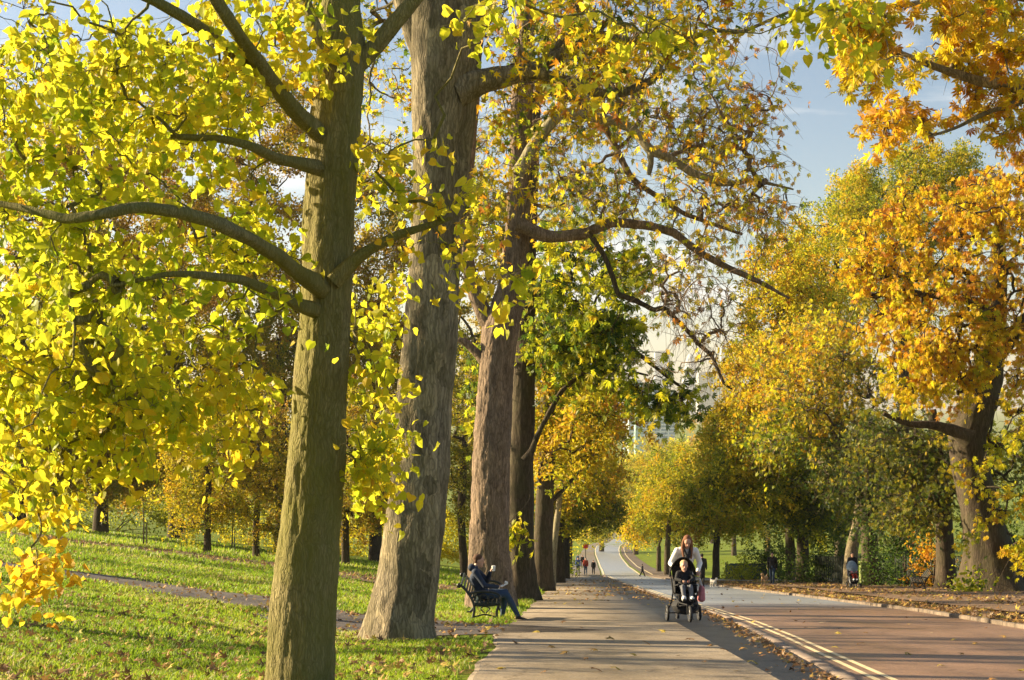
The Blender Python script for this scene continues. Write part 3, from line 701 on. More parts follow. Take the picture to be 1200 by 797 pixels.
def child(label, base, rz, top, bottom, hairm, hood=False, lift=0):
    t = empty('person', base, rz, label, 'person'); z = .50+lift; J = {}
    J['pelvis'] = (0, .08, z+.12); J['chest'] = (0, .13, z+.30); J['neck'] = (0, .125, z+.40); J['head'] = (V3((0, .085, z+.50)), V3((0, -1, -.12)), V3((0, 0, 1))); J['hs'] = .90; J['hk'] = .6
    for S, s in (('L', -1), ('R', 1)):
        J['sh'+S] = (s*.11, .12, z+.37); J['el'+S] = (s*.165, .0, z+.25); J['wr'+S] = (s*.08, -.11, z+.22)
        J['hip'+S] = (s*.06, .03, z+.10); J['kn'+S] = (s*.075, -.22, z+.11); J['an'+S] = (s*.07, -.30, z-.09); J['to'+S] = (s*.08, -.39, z-.10)
    figure('person', label, J, t, hairm, 'short', top, bottom, M_SOLE, vox=.010, build_=.66)
    return t
pb = G(803.5, 27.25); WZ = -.0
tilt = math.atan(.1146)
pc = pushchair('pushchair', 'black three wheeled pushchair pushed up the footpath by the woman in white', pb, R(3), M_BLACK, M_BLACK, M_BLACK)
pc.rotation_euler = (-tilt, 0, R(2))
ch_ = child('fair haired toddler in dark jacket and grey trousers seated in the black pushchair', pb, R(2), M_BLACK, M_GREYC, M_BLOND, lift=.05)
ch_.rotation_euler = (-tilt, 0, R(2))
wl = G(801.5, 28.35); wt = empty('person', wl, R(2), 'woman with long auburn hair and white top leaning over the handle of the black pushchair', 'person')
J = std_joints(1.70, .28, .33, ((-.30, -.18, 1.17), (-.20, -.52, 1.04)), ((.30, -.18, 1.17), (.20, -.52, 1.04)))
J['head'] = (J['neck']+V3((0, -.10, .125)), V3((0, -.85, -.45)), V3((0, -.4, .9)))
figure('person', '', J, wt, M_GINGER, 'long', M_WHITE, M_JEANS, M_BLACK, vox=.010, hands={'L': ((.25, -1, -.15), (0, 0, -1), .75), 'R': ((-.25, -1, -.15), (0, 0, -1), .75)})
sc_m = MB(); nk = J['neck']; sc_m.cap(nk+V3((-.07, -.06, -.01)), nk+V3((-.02, -.17, -.16)), .028, .03); sc_m.cap(nk+V3((.07, -.06, -.01)), nk+V3((.02, -.17, -.16)), .028, .03); sc_m.cap(nk+V3((0, -.17, -.16)), nk+V3((.01, -.21, -.38)), .034, .028)
sc_m.solid('scarf', M_BLACK, wt, .01, 2)
# pink carrier bag hung on the pushchair
bag = empty('carrier_bag', G(822, 27.5), R(8), 'pink and white carrier bag hanging at the side of the black pushchair', 'bag')
b = MB(); b.box((.0, 0, .53), (.15, .18, .32), Euler((0, R(5), 0)), .04); b.v = [(x*(1-.55*max(0, (z-.5)/.2)), y*(1+.1*(z-.5)), z) for x, y, z in b.v]; b.build('bag_body', M_PINK, bag)
b = MB(); b.tube([(0, -.06, .66), (-.03, -.03, .82), (-.03, .03, .82), (0, .06, .66)], .007, 6); b.build('handle', M_WHITE, bag)

# ---- bench
def bench(label, base, rz, group=None, mats=(M_IRON, M_GREENW)):
    t = empty('park_bench', base, rz, label, 'bench', group)
    for y in (-.86, .86):
        f = MB(); w = .022
        def bar(pts, r=.026):
            P, q = smooth_poly([(p[0], y, p[1]) for p in pts], [r]*len(pts), 16); f.tube([V3(p) for p in P], list(q), 8)
        bar([(-.34, 0), (-.24, .10), (-.20, .26), (-.20, .42), (-.30, .60), (-.42, .76), (-.50, .80)], .026); bar([(.34, 0), (.24, .10), (.23, .28), (.29, .42)], .026)
        bar([(-.20, .40), (.05, .385), (.29, .42)]); bar([(-.31, .62), (-.1, .66), (.16, .65), (.30, .60), (.33, .52), (.27, .47)], .024); bar([(-.22, .16), (0, .22), (.24, .16)], .016)
        f.ring((-.02, y, .52), .085, .013, 'y', 6, 18); f.ring((.13, y, .53), .06, .011, 'y', 6, 16); f.ring((-.15, y, .53), .055, .011, 'y', 6, 16); f.ring((-.50, y, .775), .03, .02, 'y', 6, 12)
        bar([(.0, .24), (-.1, .33), (.0, .38), (.12, .33), (.02, .24)], .012)
        f.box((-.35, y, .012), (.10, .06, .024)); f.box((.35, y, .012), (.10, .06, .024)); f.build('side_frame', mats[0], t)
    s = MB()
    for i in range(6): s.box((-.15+i*.085, 0, .435-.008*math.sin(i*.63)), (.065, 1.78, .028), Euler((0, R((-6+i*1.8)), 0)), .008)
    s.build('seat', mats[1], t); s = MB()
    for i in range(7):
        q = i/6; x = -.215-.25*q**1.25; z = .50+.30*q; s.box((x+.015, 0, z), (.026, 1.78, .045), Euler((0, R(-22-22*q), 0)), .008)
    s.build('backrest', mats[1], t)
    return t
bb = G(569, 28.6); bb.z += .0
bench('black iron park bench with the man in the navy jacket sitting on it', bb, 0)
# ---- seated man, facing +X
mt_ = empty('person', bb+V3((0, -.35, 0)), 0, 'man in hooded navy jacket and jeans eating and drinking on the black bench', 'person')
J = {'pelvis': (-.06, 0, .56), 'chest': (-.20, 0, .86), 'neck': (-.19, 0, 1.06), 'head': (V3((-.13, 0, 1.20)), V3((1, .05, -.12)), V3((.1, 0, 1))), 'hs': 1.03,
     'shL': (-.19, -.19, 1.00), 'shR': (-.19, .19, 1.00), 'elL': (.00, -.27, .74), 'wrL': (.25, -.13, .70), 'elR': (.04, .25, .78), 'wrR': (.10, .08, .97),
     'hipL': (-.02, -.10, .54), 'hipR': (-.02, .10, .54), 'knL': (.43, -.15, .55), 'knR': (.40, .12, .57), 'anL': (.66, -.17, .12), 'anR': (.34, .12, .09), 'toL': (.86, -.18, .035), 'toR': (.53, .13, .03)}
def hoodx(t): t.cap((-.27, -.06, 1.07), (-.27, .06, 1.07), .075, .075); t.cap((-.18, -.1, 1.07), (-.18, .1, 1.07), .045, .045)
figure('person', '', J, mt_, M_BROWNH, 'short', M_NAVY, M_JEANS, M_TRAINER, extra_top=hoodx, vox=.010,
       hands={'L': ((1, .25, 0), (0, 0, 1), .7), 'R': ((.35, -.25, .8), (.8, .1, -.3), .8)})
cup = empty('paper_cup', mt_.location+V3((.165, .045, 1.0)), 0, 'white paper cup raised to the mouth of the man on the bench', 'cup')
c = MB(); c.tube([(0, 0, -.005), (0, 0, .085)], [.028, .038], 16); c.build('cup_body', M_PAPER, cup)
c = MB(); c.tube([(0, 0, .086), (0, 0, .098)], [.040, .037], 16); c.build('lid', M_PAPER, cup)
pk = empty('food_wrapper', mt_.location+V3((.37, -.10, .735)), R(20), 'white paper wrapper held on the lap of the seated man', 'wrapper')
c = MB(); c.box((0, 0, .0), (.15, .11, .012), Euler((0, R(-22), 0)), .004); c.box((.05, 0, .045), (.05, .1, .07), Euler((0, R(-22), 0)), .02); c.build('paper', M_PAPER, pk)

# ---- walkers further off
def walker(px, d, rz, label, top, bottom, hairm, h=1.72, step=.2, coat=False, flip=1, hair='short', group=None, narrow=1.0, z=None):
    t = empty('person', G(px, d), rz, label, 'person', group); J = std_joints(h, step*flip, 0.02, narrow=narrow)
    ex = None
    if coat:
        def ex(m): m.cap(J['pelvis'], (J['knL']+J['knR'])/2+V3((0, 0, .02)), .14, .17)
    return figure('person', '', J, t, hairm, hair, top, bottom, M_BLACK, extra_top=ex, vox=.02, face=False)
walker(677.3, 141, R(5), 'walker in bright blue jacket and black trousers on the far path', M_BLUE, M_BLACK, M_DKHAIR, 1.75)
walker(686.3, 141, R(-4), 'walker in open red jacket beside the one in bright blue', M_RED, M_JEANS, M_DKHAIR, 1.72, flip=-1)
walker(695.4, 143, R(0), 'small figure dressed all in black to the right of the red jacket walker', M_BLACK, M_BLACK, M_DKHAIR, 1.45)
walker(822.5, 75.5, R(170), 'man in long black coat walking a white dog behind the woman in white', M_BLACK, M_BLACK, M_DKHAIR, 1.76, coat=True)
walker(905, 78, R(-20), 'walker in black jacket and blue jeans with a tan dog', M_BLACK, M_JEANS, M_DKHAIR, 1.78)
w4 = walker(998.5, 69, R(4), 'dark haired woman in black pushing the blue hooded pushchair', M_BLACK, M_BLACK, M_DKHAIR, 1.66, flip=-1)
for px_, d_, lb, m_ in ((704.3, 330, 'small figure in pale blue on the road at the distant bend', M_LBLUE), (676.8, 205, 'distant walker in pale grey behind the blue jacket', M_GREYHOOD), (682.5, 190, 'distant stroller in black just behind the red jacket', M_BLACK)):
    walker(px_, d_, 0, lb, m_, M_BLACK, M_DKHAIR, 1.7)
walker(752.5, 133, R(90), 'small crouching dark figure at the right edge of the far road', M_BLACK, M_BLACK, M_DKHAIR, 1.15, step=.35)
p2 = pushchair('pushchair', 'pushchair with blue grey hood under the trees on the right pavement', G(1000, 68), R(4), M_GREYHOOD, M_BLACK, M_CHROME, False)
child('toddler in pink sitting in the blue hooded pushchair', G(1000, 68), R(4), M_PINK, M_RED, M_BROWNH)
def dog(label, px, d, rz, mat, h=.42):
    t = empty('dog', G(px, d), rz, label, 'dog'); k = h/.42; m = MB(); q = lambda *a: V3(a)*k
    m.cap(q(0, -.16, .32), q(0, .0, .30), .085*k, .078*k); m.cap(q(0, 0, .30), q(0, .17, .31), .078*k, .07*k)
    m.cap(q(0, -.18, .34), q(0, -.27, .45), .06*k, .048*k); m.ell(q(0, -.30, .48), (.052*k, .062*k, .052*k)); m.cap(q(0, -.33, .47), q(0, -.41, .44), .032*k, .022*k)
    for s in (-1, 1):
        m.cap(q(s*.055, -.17, .28), q(s*.058, -.16, .15), .036*k, .024*k); m.cap(q(s*.058, -.16, .15), q(s*.058, -.17, .02), .022*k, .02*k); m.cap(q(s*.058, -.17, .018), q(s*.058, -.20, .016), .02*k, .016*k)
        m.cap(q(s*.05, .17, .29), q(s*.06, .10, .19), .05*k, .03*k); m.cap(q(s*.06, .10, .19), q(s*.06, .21, .12), .026*k, .018*k); m.cap(q(s*.06, .21, .12), q(s*.06, .19, .02), .018*k, .018*k); m.cap(q(s*.06, .19, .018), q(s*.06, .15, .016), .018*k, .015*k)
        m.cap(q(s*.035, -.29, .52), q(s*.06, -.28, .46), .02*k, .014*k)
    m.cap(q(0, .22, .33), q(0, .31, .43), .022*k, .014*k); m.solid('body', mat, t, .012, 2)
    MB().ell(q(0, -.425, .445), (.013*k, .012*k, .011*k)).build('nose', M_EYE, t)
dog('fluffy white dog trotting beside the man in the long black coat', 836, 74.5, R(25), M_WFUR, .42)
dog('tan and white dog standing next to the walker in jeans', 896, 77, R(-30), M_TAN, .55)
bench('empty dark slatted bench under the trees on the right', G(1076, 60), R(168), mats=(M_IRON, mat_simple('weathered_wood', (.045, .042, .035), .6, var=.3)))

# ---- street furniture
cab = empty('utility_cabinet', G(1012.5, 70.5), 0, 'pale green metal cabinet standing between two trunks on the right', 'cabinet')
mg = mat_simple('pale_green_metal', (.20, .24, .07), .5, var=.1)
MB().box((0, 0, .60), (.42, .32, 1.16), None, .02).build('cabinet_body', mg, cab); MB().box((0, -.166, .6), (.36, .012, 1.04), None, .004).build('door', mg, cab)
MB().box((0, 0, 1.20), (.48, .38, .05), None, .02).build('lid', mg, cab); MB().box((0, 0, .03), (.46, .36, .06)).build('plinth', M_IRON, cab)
sg = empty('road_sign', G(686.3, 172), 0, 'small round red sign on a dark post above the far walkers', 'sign')
MB().tube([(0, 0, 0), (0, 0, 3.0)], .045, 8).build('post', M_IRON, sg)
o = MB(); o.tube([(0, -.06, 2.9), (0, -.10, 2.9)], [.34, .34], 20); o.build('sign_face', mat_simple('red_sign', (.62, .02, .02), .4, var=.05), sg)
hb = empty('litter_bin', G(692, 100), 0, 'dark litter bin on the right of the distant verge', 'bin') if False else None
M_FENCE = mat_simple('green_fence_paint', (.022, .035, .022), .6, var=.4, scale=3)
def fence(label, p0, p1, h, mat, pale=.16, gap=.05, railz=(.3, .8)):
    p0, p1 = V3(p0), V3(p1); d = p1-p0; L = V3((d.x, d.y, 0)).length; rz = math.atan2(d.y, d.x); t = empty('fence', p0, rz, label, 'fence')
    zz = lambda x: float(gz(p0.x+d.x*x/L, p0.y+d.y*x/L))-p0.z
    m = MB(); x = 0
    while x < L:
        m.box((x+pale/2, 0, zz(x)+h/2+random.uniform(-.02, .02)), (pale, .022, h)); x += pale+gap
    m.build('palings', mat, t, False); m = MB(); n = max(2, int(L/2.4))
    for f in railz: m.tube([(L*i/n, .035, zz(L*i/n)+h*f) for i in range(n+1)], .03, 4)
    m.build('rail', mat, t, False)
    for i in range(n+1): MB().box((L*i/n, .07, zz(L*i/n)+h*.52), (.1, .1, h*1.05), None, .01).build('post', mat, t, False)
fence('dark green paling fence behind the trees on the right', G(955, 84), G(1225, 67), 1.55, M_FENCE)
fence('low dark green fence panel beside the lit lawn', G(850, 101), G(893, 98), 1.15, mat_simple('teal_fence_paint', (.012, .045, .045), .6, var=.3), .5, .008)
# ------------------------------------------------------------------ the trees
T = make_tree
# foreground lime
T('lime_tree', 'smooth grey green trunk with yellow leaves nearest the camera on the left', 349, 12.6,
  [(349, 815, 86), (353, 740, 80), (360, 660, 75), (368, 570, 69), (375, 470, 64), (381, 370, 61), (385, 280, 60), (390, 190, 58), (396, 110, 60), (400, 50, 56), (398, -10, 44), (396, -90, 36), (392, -200, 26), (390, -330, 14)],
  [dict(p=[(378, 160, 24.0, 12.5), (350, 135, 20.0, 12.1), (322, 100, 18.4, 11.7), (290, 55, 16.8, 11.2), (262, 15, 16.0, 10.8), (225, -50, 12.8, 10.5), (190, -120, 7.2, 10.3)]),
   dict(p=[(335, 118, 14.4, 11.9), (312, 92, 14.4, 11.7), (263, 53, 14.4, 11.2), (226, 26, 14.4, 10.7), (180, 0, 12.8, 10.3), (110, -30, 8.0, 10)]),
   dict(p=[(378, 198, 17.6, 12.5), (352, 192, 15.2, 12.1), (325, 186, 13.6, 11.7), (296, 172, 12.0, 11.3), (262, 163, 9.6, 11.1), (200, 160, 6.4, 10.9)]),
   dict(p=[(375, 338, 27.2, 12.4), (352, 322, 20.8, 12.0), (330, 303, 17.6, 11.5), (298, 283, 16.8, 10.9), (255, 262, 16.0, 10.4), (210, 248, 15.2, 10.0), (160, 242, 14.4, 9.7), (110, 253, 13.6, 9.6), (80, 258, 12.0, 9.7), (35, 246, 9.6, 9.9), (-40, 230, 7.2, 10.2)]),
   dict(p=[(375, 365, 20.8, 12.5), (350, 357, 15.2, 12.1), (325, 345, 12.8, 11.6), (285, 328, 11.2, 11.0), (240, 323, 9.6, 10.6), (200, 320, 7.2, 10.4), (130, 335, 4.0, 10.3)]),
   dict(p=[(390, 330, 20.8), (414, 306, 14.4), (432, 293, 12.8), (465, 276, 11.2), (500, 265, 8.8), (528, 256, 4.8)], d=12.4),
   dict(p=[(398, 90, 27.2), (424, 72, 22.4), (450, 42, 20.0), (485, 0, 17.6), (525, -50, 12.8), (570, -120, 7.2)], d=12.6),
   dict(p=[(390, 75, 20.8), (372, 40, 16.0), (358, 5, 15.2), (340, -50, 11.2), (320, -120, 6.4)], d=12.3)],
  [(120, 330, 210, 130, 11.1, 1.5, 108, .38), (70, 130, 190, 140, 11.2, 1.6, 89, .37), (230, 80, 140, 110, 11.6, 1.4, 63, .41), (60, 480, 130, 95, 11.0, 1.2, 56, .40),
   (170, 450, 100, 80, 11.3, 1.0, 42, .42), (285, 460, 45, 85, 11.8, .6, 18, .44), (290, 290, 60, 80, 11.9, .6, 16, .42), (50, 575, 45, 25, 11.4, .5, 7, .46), (45, 655, 38, 38, 11.0, .35, 8, .60), (440, 480, 34, 95, 12.9, .8, 21, .41), (440, 370, 44, 60, 13.0, .8, 9, .42),
   (440, 545, 35, 30, 12.9, .5, 7, .41), (540, 290, 60, 70, 12.2, .8, 9, .5), (470, 200, 60, 50, 12.6, .9, 8, .45), (330, 30, 90, 50, 11.8, .7, 16, .44), (600, 330, 16, 26, 12.4, .3, 3, .4),
   (560, 15, 60, 25, 11.5, .6, 5, .44), (740, 60, 90, 30, 11.5, .6, 4, .5), (990, 40, 30, 60, 11.0, .3, 4, .45), (935, 15, 30, 15, 11.2, .3, 3, .45), (380, -220, 260, 130, 12.5, 2.5, 47, .45)],
  BARK_LIME, 'heart', .074, .33, 21, 6, .45, .075, .55, 'tree', None, 3, .0, .009, .004, .05, LIMEL)
# broad grey trunk
T('plane_tree', 'broad grey trunk with flared foot on the grass just left of the bench', 467, 20.8,
  [(464, 752, 84), (470, 725, 72), (477, 690, 69), (486, 620, 68), (494, 540, 67), (501, 430, 64), (508, 330, 61), (513, 250, 62), (518, 180, 70), (521, 100, 80), (525, 20, 88), (530, -60, 82), (538, -200, 60), (545, -420, 30)],
  [dict(p=[(535, 108, 46), (565, 96, 28), (600, 88, 23), (625, 84, 20), (646, 70, 15), (680, 50, 10), (720, 20, 6)], d=20.6),
   dict(p=[(612, 84, 16), (640, 88, 14), (672, 97, 13), (702, 110, 12), (735, 108, 10), (766, 94, 9), (778, 66, 8), (805, 48, 7), (835, 35, 6), (870, 38, 5), (905, 22, 4), (950, 4, 2.5)], d=20.2),
   dict(p=[(640, 74, 9), (664, 38, 8), (690, 34, 8), (724, 46, 8), (766, 50, 8), (790, 62, 6)], d=20.9),
   dict(p=[(500, 60, 40), (470, -10, 26), (440, -90, 18), (400, -200, 9)], d=21),
   dict(p=[(540, 20, 40), (590, -60, 26), (650, -140, 16), (720, -220, 8)], d=21)],
  [(655, 20, 85, 55, 20.5, 2.2, 46, .46), (720, 40, 130, 55, 19.5, 2.5, 59, .5), (860, 15, 70, 22, 19.5, 1.5, 16, .46), (605, 150, 45, 70, 21.5, 1.5, 16, .48), (430, 130, 50, 110, 23.5, 2, 34, .45), (700, 110, 70, 40, 19.5, 1.6, 18, .55),
   (570, 240, 40, 60, 20.5, 1.2, 10, .55), (430, 20, 80, 80, 23.5, 2, 39, .44), (620, -140, 300, 110, 20.5, 4, 93, .5)],
  BARK_PLANE, 'maple', .105, .45, 15, 5, .5, .15, .45, 'tree', None, 3, .42, .012, .006, .1)
# reddish forked tree behind the bench
T('chestnut_tree', 'reddish brown trunk forking at head of bench with twisting limbs over the path', 577, 35.5,
  [(576, 712, 57.6), (575, 690, 51.3), (574, 640, 45.0), (575, 580, 45.9), (577, 520, 45.0), (580, 460, 41.4), (584, 415, 41.4), (586, 390, 45.0), (598, 345, 34.2), (606, 280, 28.8), (609, 200, 25.2), (612, 110, 26.1), (616, 30, 22.5), (622, -60, 18.0), (630, -180, 9.0)],
  [dict(p=[(585, 400, 21.6), (568, 370, 19.4), (555, 340, 17.3), (546, 300, 15.1), (543, 250, 13.7), (552, 180, 10.8), (560, 100, 6.5)]),
   dict(p=[(575, 432, 14.4), (560, 415, 10.8), (548, 403, 10.1), (538, 396, 8.6)]),
   dict(p=[(606, 205, 17.3), (625, 170, 14.4), (656, 132, 13.0), (680, 135, 12.2), (705, 139, 12.2), (735, 147, 12.2), (750, 160, 11.5), (762, 177, 12.2), (784, 184, 10.1), (811, 203, 9.4), (848, 216, 7.9), (885, 211, 5.0), (930, 222, 2.2)], d=34, bark=BARK_PALE),
   dict(p=[(762, 178, 8.6), (763, 192, 7.2), (760, 205, 5.0)], d=34, bark=BARK_PALE),
   dict(p=[(607, 262, 18.7), (640, 278, 14.4), (683, 275, 13.7), (717, 260, 11.5), (750, 263, 10.8), (788, 271, 10.1), (814, 292, 9.4), (832, 303, 7.9), (862, 318, 7.2), (892, 331, 5.8), (925, 350, 2.9)], d=35),
   dict(p=[(690, 272, 7.2), (710, 303, 6.5), (718, 325, 6.5), (724, 345, 6.5), (745, 352, 6.5), (767, 364, 6.5), (778, 360, 6.5), (792, 374, 5.8), (808, 390, 5.8), (819, 404, 5.0), (833, 415, 5.0), (841, 432, 4.3), (848, 450, 3.6), (858, 456, 2.2)], d=34.5, bark=BARK_DARK),
   dict(p=[(612, 120, 14.4), (640, 105, 11.5), (680, 118, 10.1), (710, 150, 8.6), (740, 210, 7.2), (800, 250, 5.8), (870, 275, 3.6)], d=36)],
  [(690, 80, 110, 70, 35, 4, 134, .50), (800, 110, 90, 75, 35, 4, 125, .52), (860, 180, 65, 80, 35, 3.5, 69, .52), (760, 200, 120, 60, 35, 4, 90, .46), (640, 110, 60, 90, 36, 3, 66, .44), (680, 240, 70, 50, 36, 3, 60, .36), (850, 270, 80, 60, 35, 3.5, 66, .52), (660, 190, 60, 70, 36, 3, 50, .46), (890, 250, 40, 60, 34, 2.5, 24, .52),
   (812, 350, 60, 50, 34, 2.5, 60, .5, .3), (800, 410, 46, 34, 34, 2.5, 26, .45, .35), (850, 400, 28, 34, 34, 2, 14, .55, .25), (770, 330, 40, 30, 34, 2, 17, .4, .5), (720, 10, 150, 50, 36, 4, 60, .5), (550, 200, 40, 120, 37, 2.5, 45, .5), (900, 100, 30, 50, 34, 2, 10, .6), (690, -120, 250, 90, 36, 6, 90, .5)],
  BARK_RED, 'palm', .15, .8, 8, 6, .5, .13, .7, 'tree', None, 3, .32, .024, .012, .12)
# dark chestnut with green leaves
T('chestnut_tree', 'dark almost black trunk behind the reddish one with green palmate leaves hanging right', 613, 43,
  [(614, 712, 40), (613, 690, 31), (611, 640, 30), (611, 560, 29), (613, 480, 27), (615, 400, 25), (618, 300, 21), (623, 200, 17), (630, 80, 11)],
  [dict(p=[(615, 540, 12), (622, 531, 8), (632, 505, 6), (644, 483, 6), (658, 458, 6), (675, 443, 5), (705, 428, 3.5), (760, 440, 2.5)], d=42),
   dict(p=[(616, 340, 14), (650, 345, 10), (690, 365, 8), (730, 400, 6), (780, 440, 4), (820, 470, 2)], d=42)],
  [(690, 340, 80, 70, 42, 3.5, 178, .27), (650, 290, 50, 60, 43, 2.5, 75, .33), (712, 395, 58, 40, 41.5, 2.5, 111, .22), (690, 425, 70, 35, 42, 3, 87, .3), (772, 452, 56, 36, 41, 2.2, 44, .24), (796, 484, 40, 24, 41, 1.6, 20, .22), (640, 400, 34, 60, 43, 2, 57, .22), (740, 310, 40, 26, 42, 2.5, 21, .4), (575, 470, 30, 90, 44, 2, 45, .3), (600, 620, 8, 12, 41.5, .3, 6, .35), (650, 340, 30, 60, 41, 2, 38, .25)],
  BARK_DARK, 'palm', .2, .62, 11, 5, .3, .1, .6, 'tree', None, 2, .5, .012, .011, .12)
EXTRA = {}
avenue = [
 (637, 58, 'tall grey trunk third along the left avenue behind the dark chestnut', [(637, 693, 26), (636, 640, 22), (640, 560, 21), (643, 450, 17), (645, 330, 12)], [dict(p=[(640, 590, 7), (652, 583, 5), (668, 565, 4), (688, 542, 2.5)])], [(660, 500, 60, 50, 57, 4, 84, .47), (640, 400, 50, 60, 58, 4, 56, .5), (700, 470, 50, 40, 57, 3.5, 56, .5)], BARK_DARK),
 (647, 70, 'thin pale sunlit leaning trunk in the left avenue', [(645, 690, 9), (648, 650, 8), (654, 600, 7), (660, 540, 5)], [], [(668, 540, 36, 45, 70, 3, 56, .45)], BARK_PALE),
 (654, 84, 'brown trunk among a dense row of avenue trees left of the far walkers', [(654, 684, 16), (654, 630, 14), (656, 560, 12), (660, 460, 8)], [], [(680, 560, 42, 45, 84, 4, 84, .42), (670, 480, 40, 40, 84, 4, 56, .5), (655, 600, 20, 25, 83, 2, 22, .4)], BARK_DARK),
 (662, 108, 'slim dark trunk beside the grass edge of the far path', [(661, 680, 12), (662, 630, 11), (664, 560, 8)], [], [(690, 590, 40, 32, 108, 5, 84, .36), (700, 530, 40, 40, 112, 5, 70, .5)], BARK_DARK),
 (666, 150, 'furthest avenue tree overhanging the blue and red walkers', [(666, 672, 8), (668, 620, 7), (674, 560, 5)], [], [(700, 600, 34, 28, 150, 6, 84, .30), (690, 545, 34, 30, 155, 6, 56, .45)], BARK_DARK),
]
for px, d, lb, tr, lim, bl, bk in avenue:
    T('avenue_tree', lb, px, d, tr, lim, bl, bk, 'spray', .17+.0009*d, .8+.004*d, 26, 5, .5, .12, .4, 'tree', 'trees of the left avenue', 1, .4, 0, .02, .1, GOLD if px < 650 else OLIVE if px > 660 else GOLD)
for X_, Y_, lb, cz in ((-13.5, 10.2, 'avenue tree standing left of the view with its shadow across the near lawn', 5.5), (-14, 20.9, 'low branched tree beyond the left edge dappling the near lawn', 4.6), (-17, 24.5, 'avenue tree beyond the left edge throwing a thin shadow over the footpath', 9), (-20, 31, 'avenue tree beyond the left edge near the bend of the side path', 7), (-14.5, 36.5, 'lawn tree just beyond the left edge with a high thin crown', 9), (-33, 62, 'broad lawn tree beyond the left edge shading the far grass', 7), (-40, 78, 'furthest lawn tree beyond the left edge with a low wide crown', 7), (-30, 50, 'lawn tree beyond the left edge between the side path and the far grass', 8)):
    g_ = float(gz(X_, Y_)); pxo = 600+X_*F/Y_; s_ = F/Y_; yb = HY-(g_-ZC)*s_; q_ = lambda h: yb-h*s_
    T('avenue_tree', lb, pxo, Y_, [(pxo, yb, .55*s_), (pxo, q_(3), .42*s_), (pxo+.2*s_, q_(7), .32*s_), (pxo, q_(12), .18*s_)], [], [(pxo, q_(cz), 2.6*s_*(1.7 if X_ < -25 else 1), 2.2*s_, Y_, 2.4*(1.8 if X_ < -25 else 1), 60 if X_ < -25 else 22, .5), (pxo, q_(cz+4), 3.2*s_*(1.5 if X_ < -25 else 1), 2.6*s_, Y_, 3*(1.6 if X_ < -25 else 1), 80 if X_ < -25 else 34, .5)], BARK_DARK, 'spray', .16, .8, 20, 5, .5, .1, .4, 'tree', 'trees of the left avenue', 1, .4, 0, .02, .1)
# trees across the left lawn
lawn = [
 (243, 77, 'small tree with dark stem and drooping brown gold leaves on the left lawn', [(243, 655, 10), (243, 620, 8), (245, 560, 6)], [(243, 570, 60, 55, 77, 3, 144, .46), (225, 500, 70, 50, 77, 4, 120, .44)], .13),
 (300, 80, 'small lawn tree with straight stem just left of the nearest trunk', [(300, 654, 9), (300, 620, 8), (303, 560, 6)], [(312, 575, 45, 55, 80, 3, 111, .44), (300, 500, 60, 50, 80, 4, 96, .5)], .13),
 (405, 86, 'tree seen in the gap between the two nearest trunks', [(405, 652, 10), (404, 600, 9), (410, 520, 7)], [(415, 590, 50, 45, 86, 4, 144, .5), (420, 500, 60, 60, 86, 5, 144, .48)], .14),
 (545, 88, 'tree filling the gap between the broad trunk and the reddish trunk', [(540, 655, 10), (540, 600, 9), (545, 520, 8)], [(548, 560, 34, 70, 88, 4, 120, .35), (545, 440, 40, 70, 88, 5, 120, .4)], .14),
 (20, 104, 'tall tree at the far left edge of the lawn', [(20, 632, 18), (22, 540, 16), (28, 420, 12), (30, 300, 8)], [(20, 420, 90, 90, 104, 8, 192, .36), (30, 250, 100, 110, 104, 8, 168, .5), (10, 540, 80, 50, 104, 7, 144, .45)], .22),
 (118, 110, 'tall tree with russet top behind the nearest hanging branches', [(118, 630, 17), (120, 540, 15), (125, 420, 12), (128, 300, 8)], [(120, 430, 80, 90, 110, 8, 168, .48), (130, 260, 90, 110, 110, 8, 144, .6), (150, 140, 110, 70, 110, 8, 110, .5), (130, 540, 70, 40, 110, 7, 144, .5)], .22),
 (205, 118, 'dense dark tree at the top of the left lawn', [(205, 625, 16), (205, 540, 14), (210, 400, 10)], [(205, 440, 80, 90, 118, 8, 192, .4), (215, 280, 80, 100, 118, 8, 144, .55), (190, 545, 70, 36, 118, 7, 144, .45)], .22),
 (330, 112, 'tall brown leaved tree hidden mostly by the nearest trunk', [(330, 632, 16), (330, 540, 14), (328, 400, 10)], [(320, 430, 80, 90, 112, 8, 192, .45), (320, 270, 90, 110, 112, 8, 144, .55), (310, 140, 100, 70, 112, 8, 110, .5), (330, 545, 60, 40, 112, 7, 144, .5)], .22),
 (440, 114, 'tall golden tree between the first two trunks', [(440, 636, 15), (440, 540, 13), (438, 400, 10)], [(435, 420, 60, 100, 114, 7, 168, .55), (440, 260, 70, 110, 114, 8, 120, .55), (440, 555, 50, 40, 114, 6, 120, .45)], .22),
 (556, 120, 'tall green gold tree glimpsed right of the broad grey trunk', [(556, 640, 14), (556, 540, 12), (556, 400, 9)], [(555, 420, 50, 100, 120, 7, 144, .38), (560, 260, 60, 90, 120, 8, 120, .45)], .22),
]
for px, d, lb, tr, bl, ls in lawn:
    T('lawn_tree', lb, px, d, tr, [], bl, BARK_DARK, 'spray', (ls+.04)*(1 if d < 100 else 1.12), 1.0 if d < 100 else 1.6, 30 if d < 100 else 54, 5, .5, .1, .4, 'tree', 'trees on the left lawn', 1 if d < 100 else 0, .3, 0, .02, .1, OLIVE if d > 82 or px == 300 else GOLD)
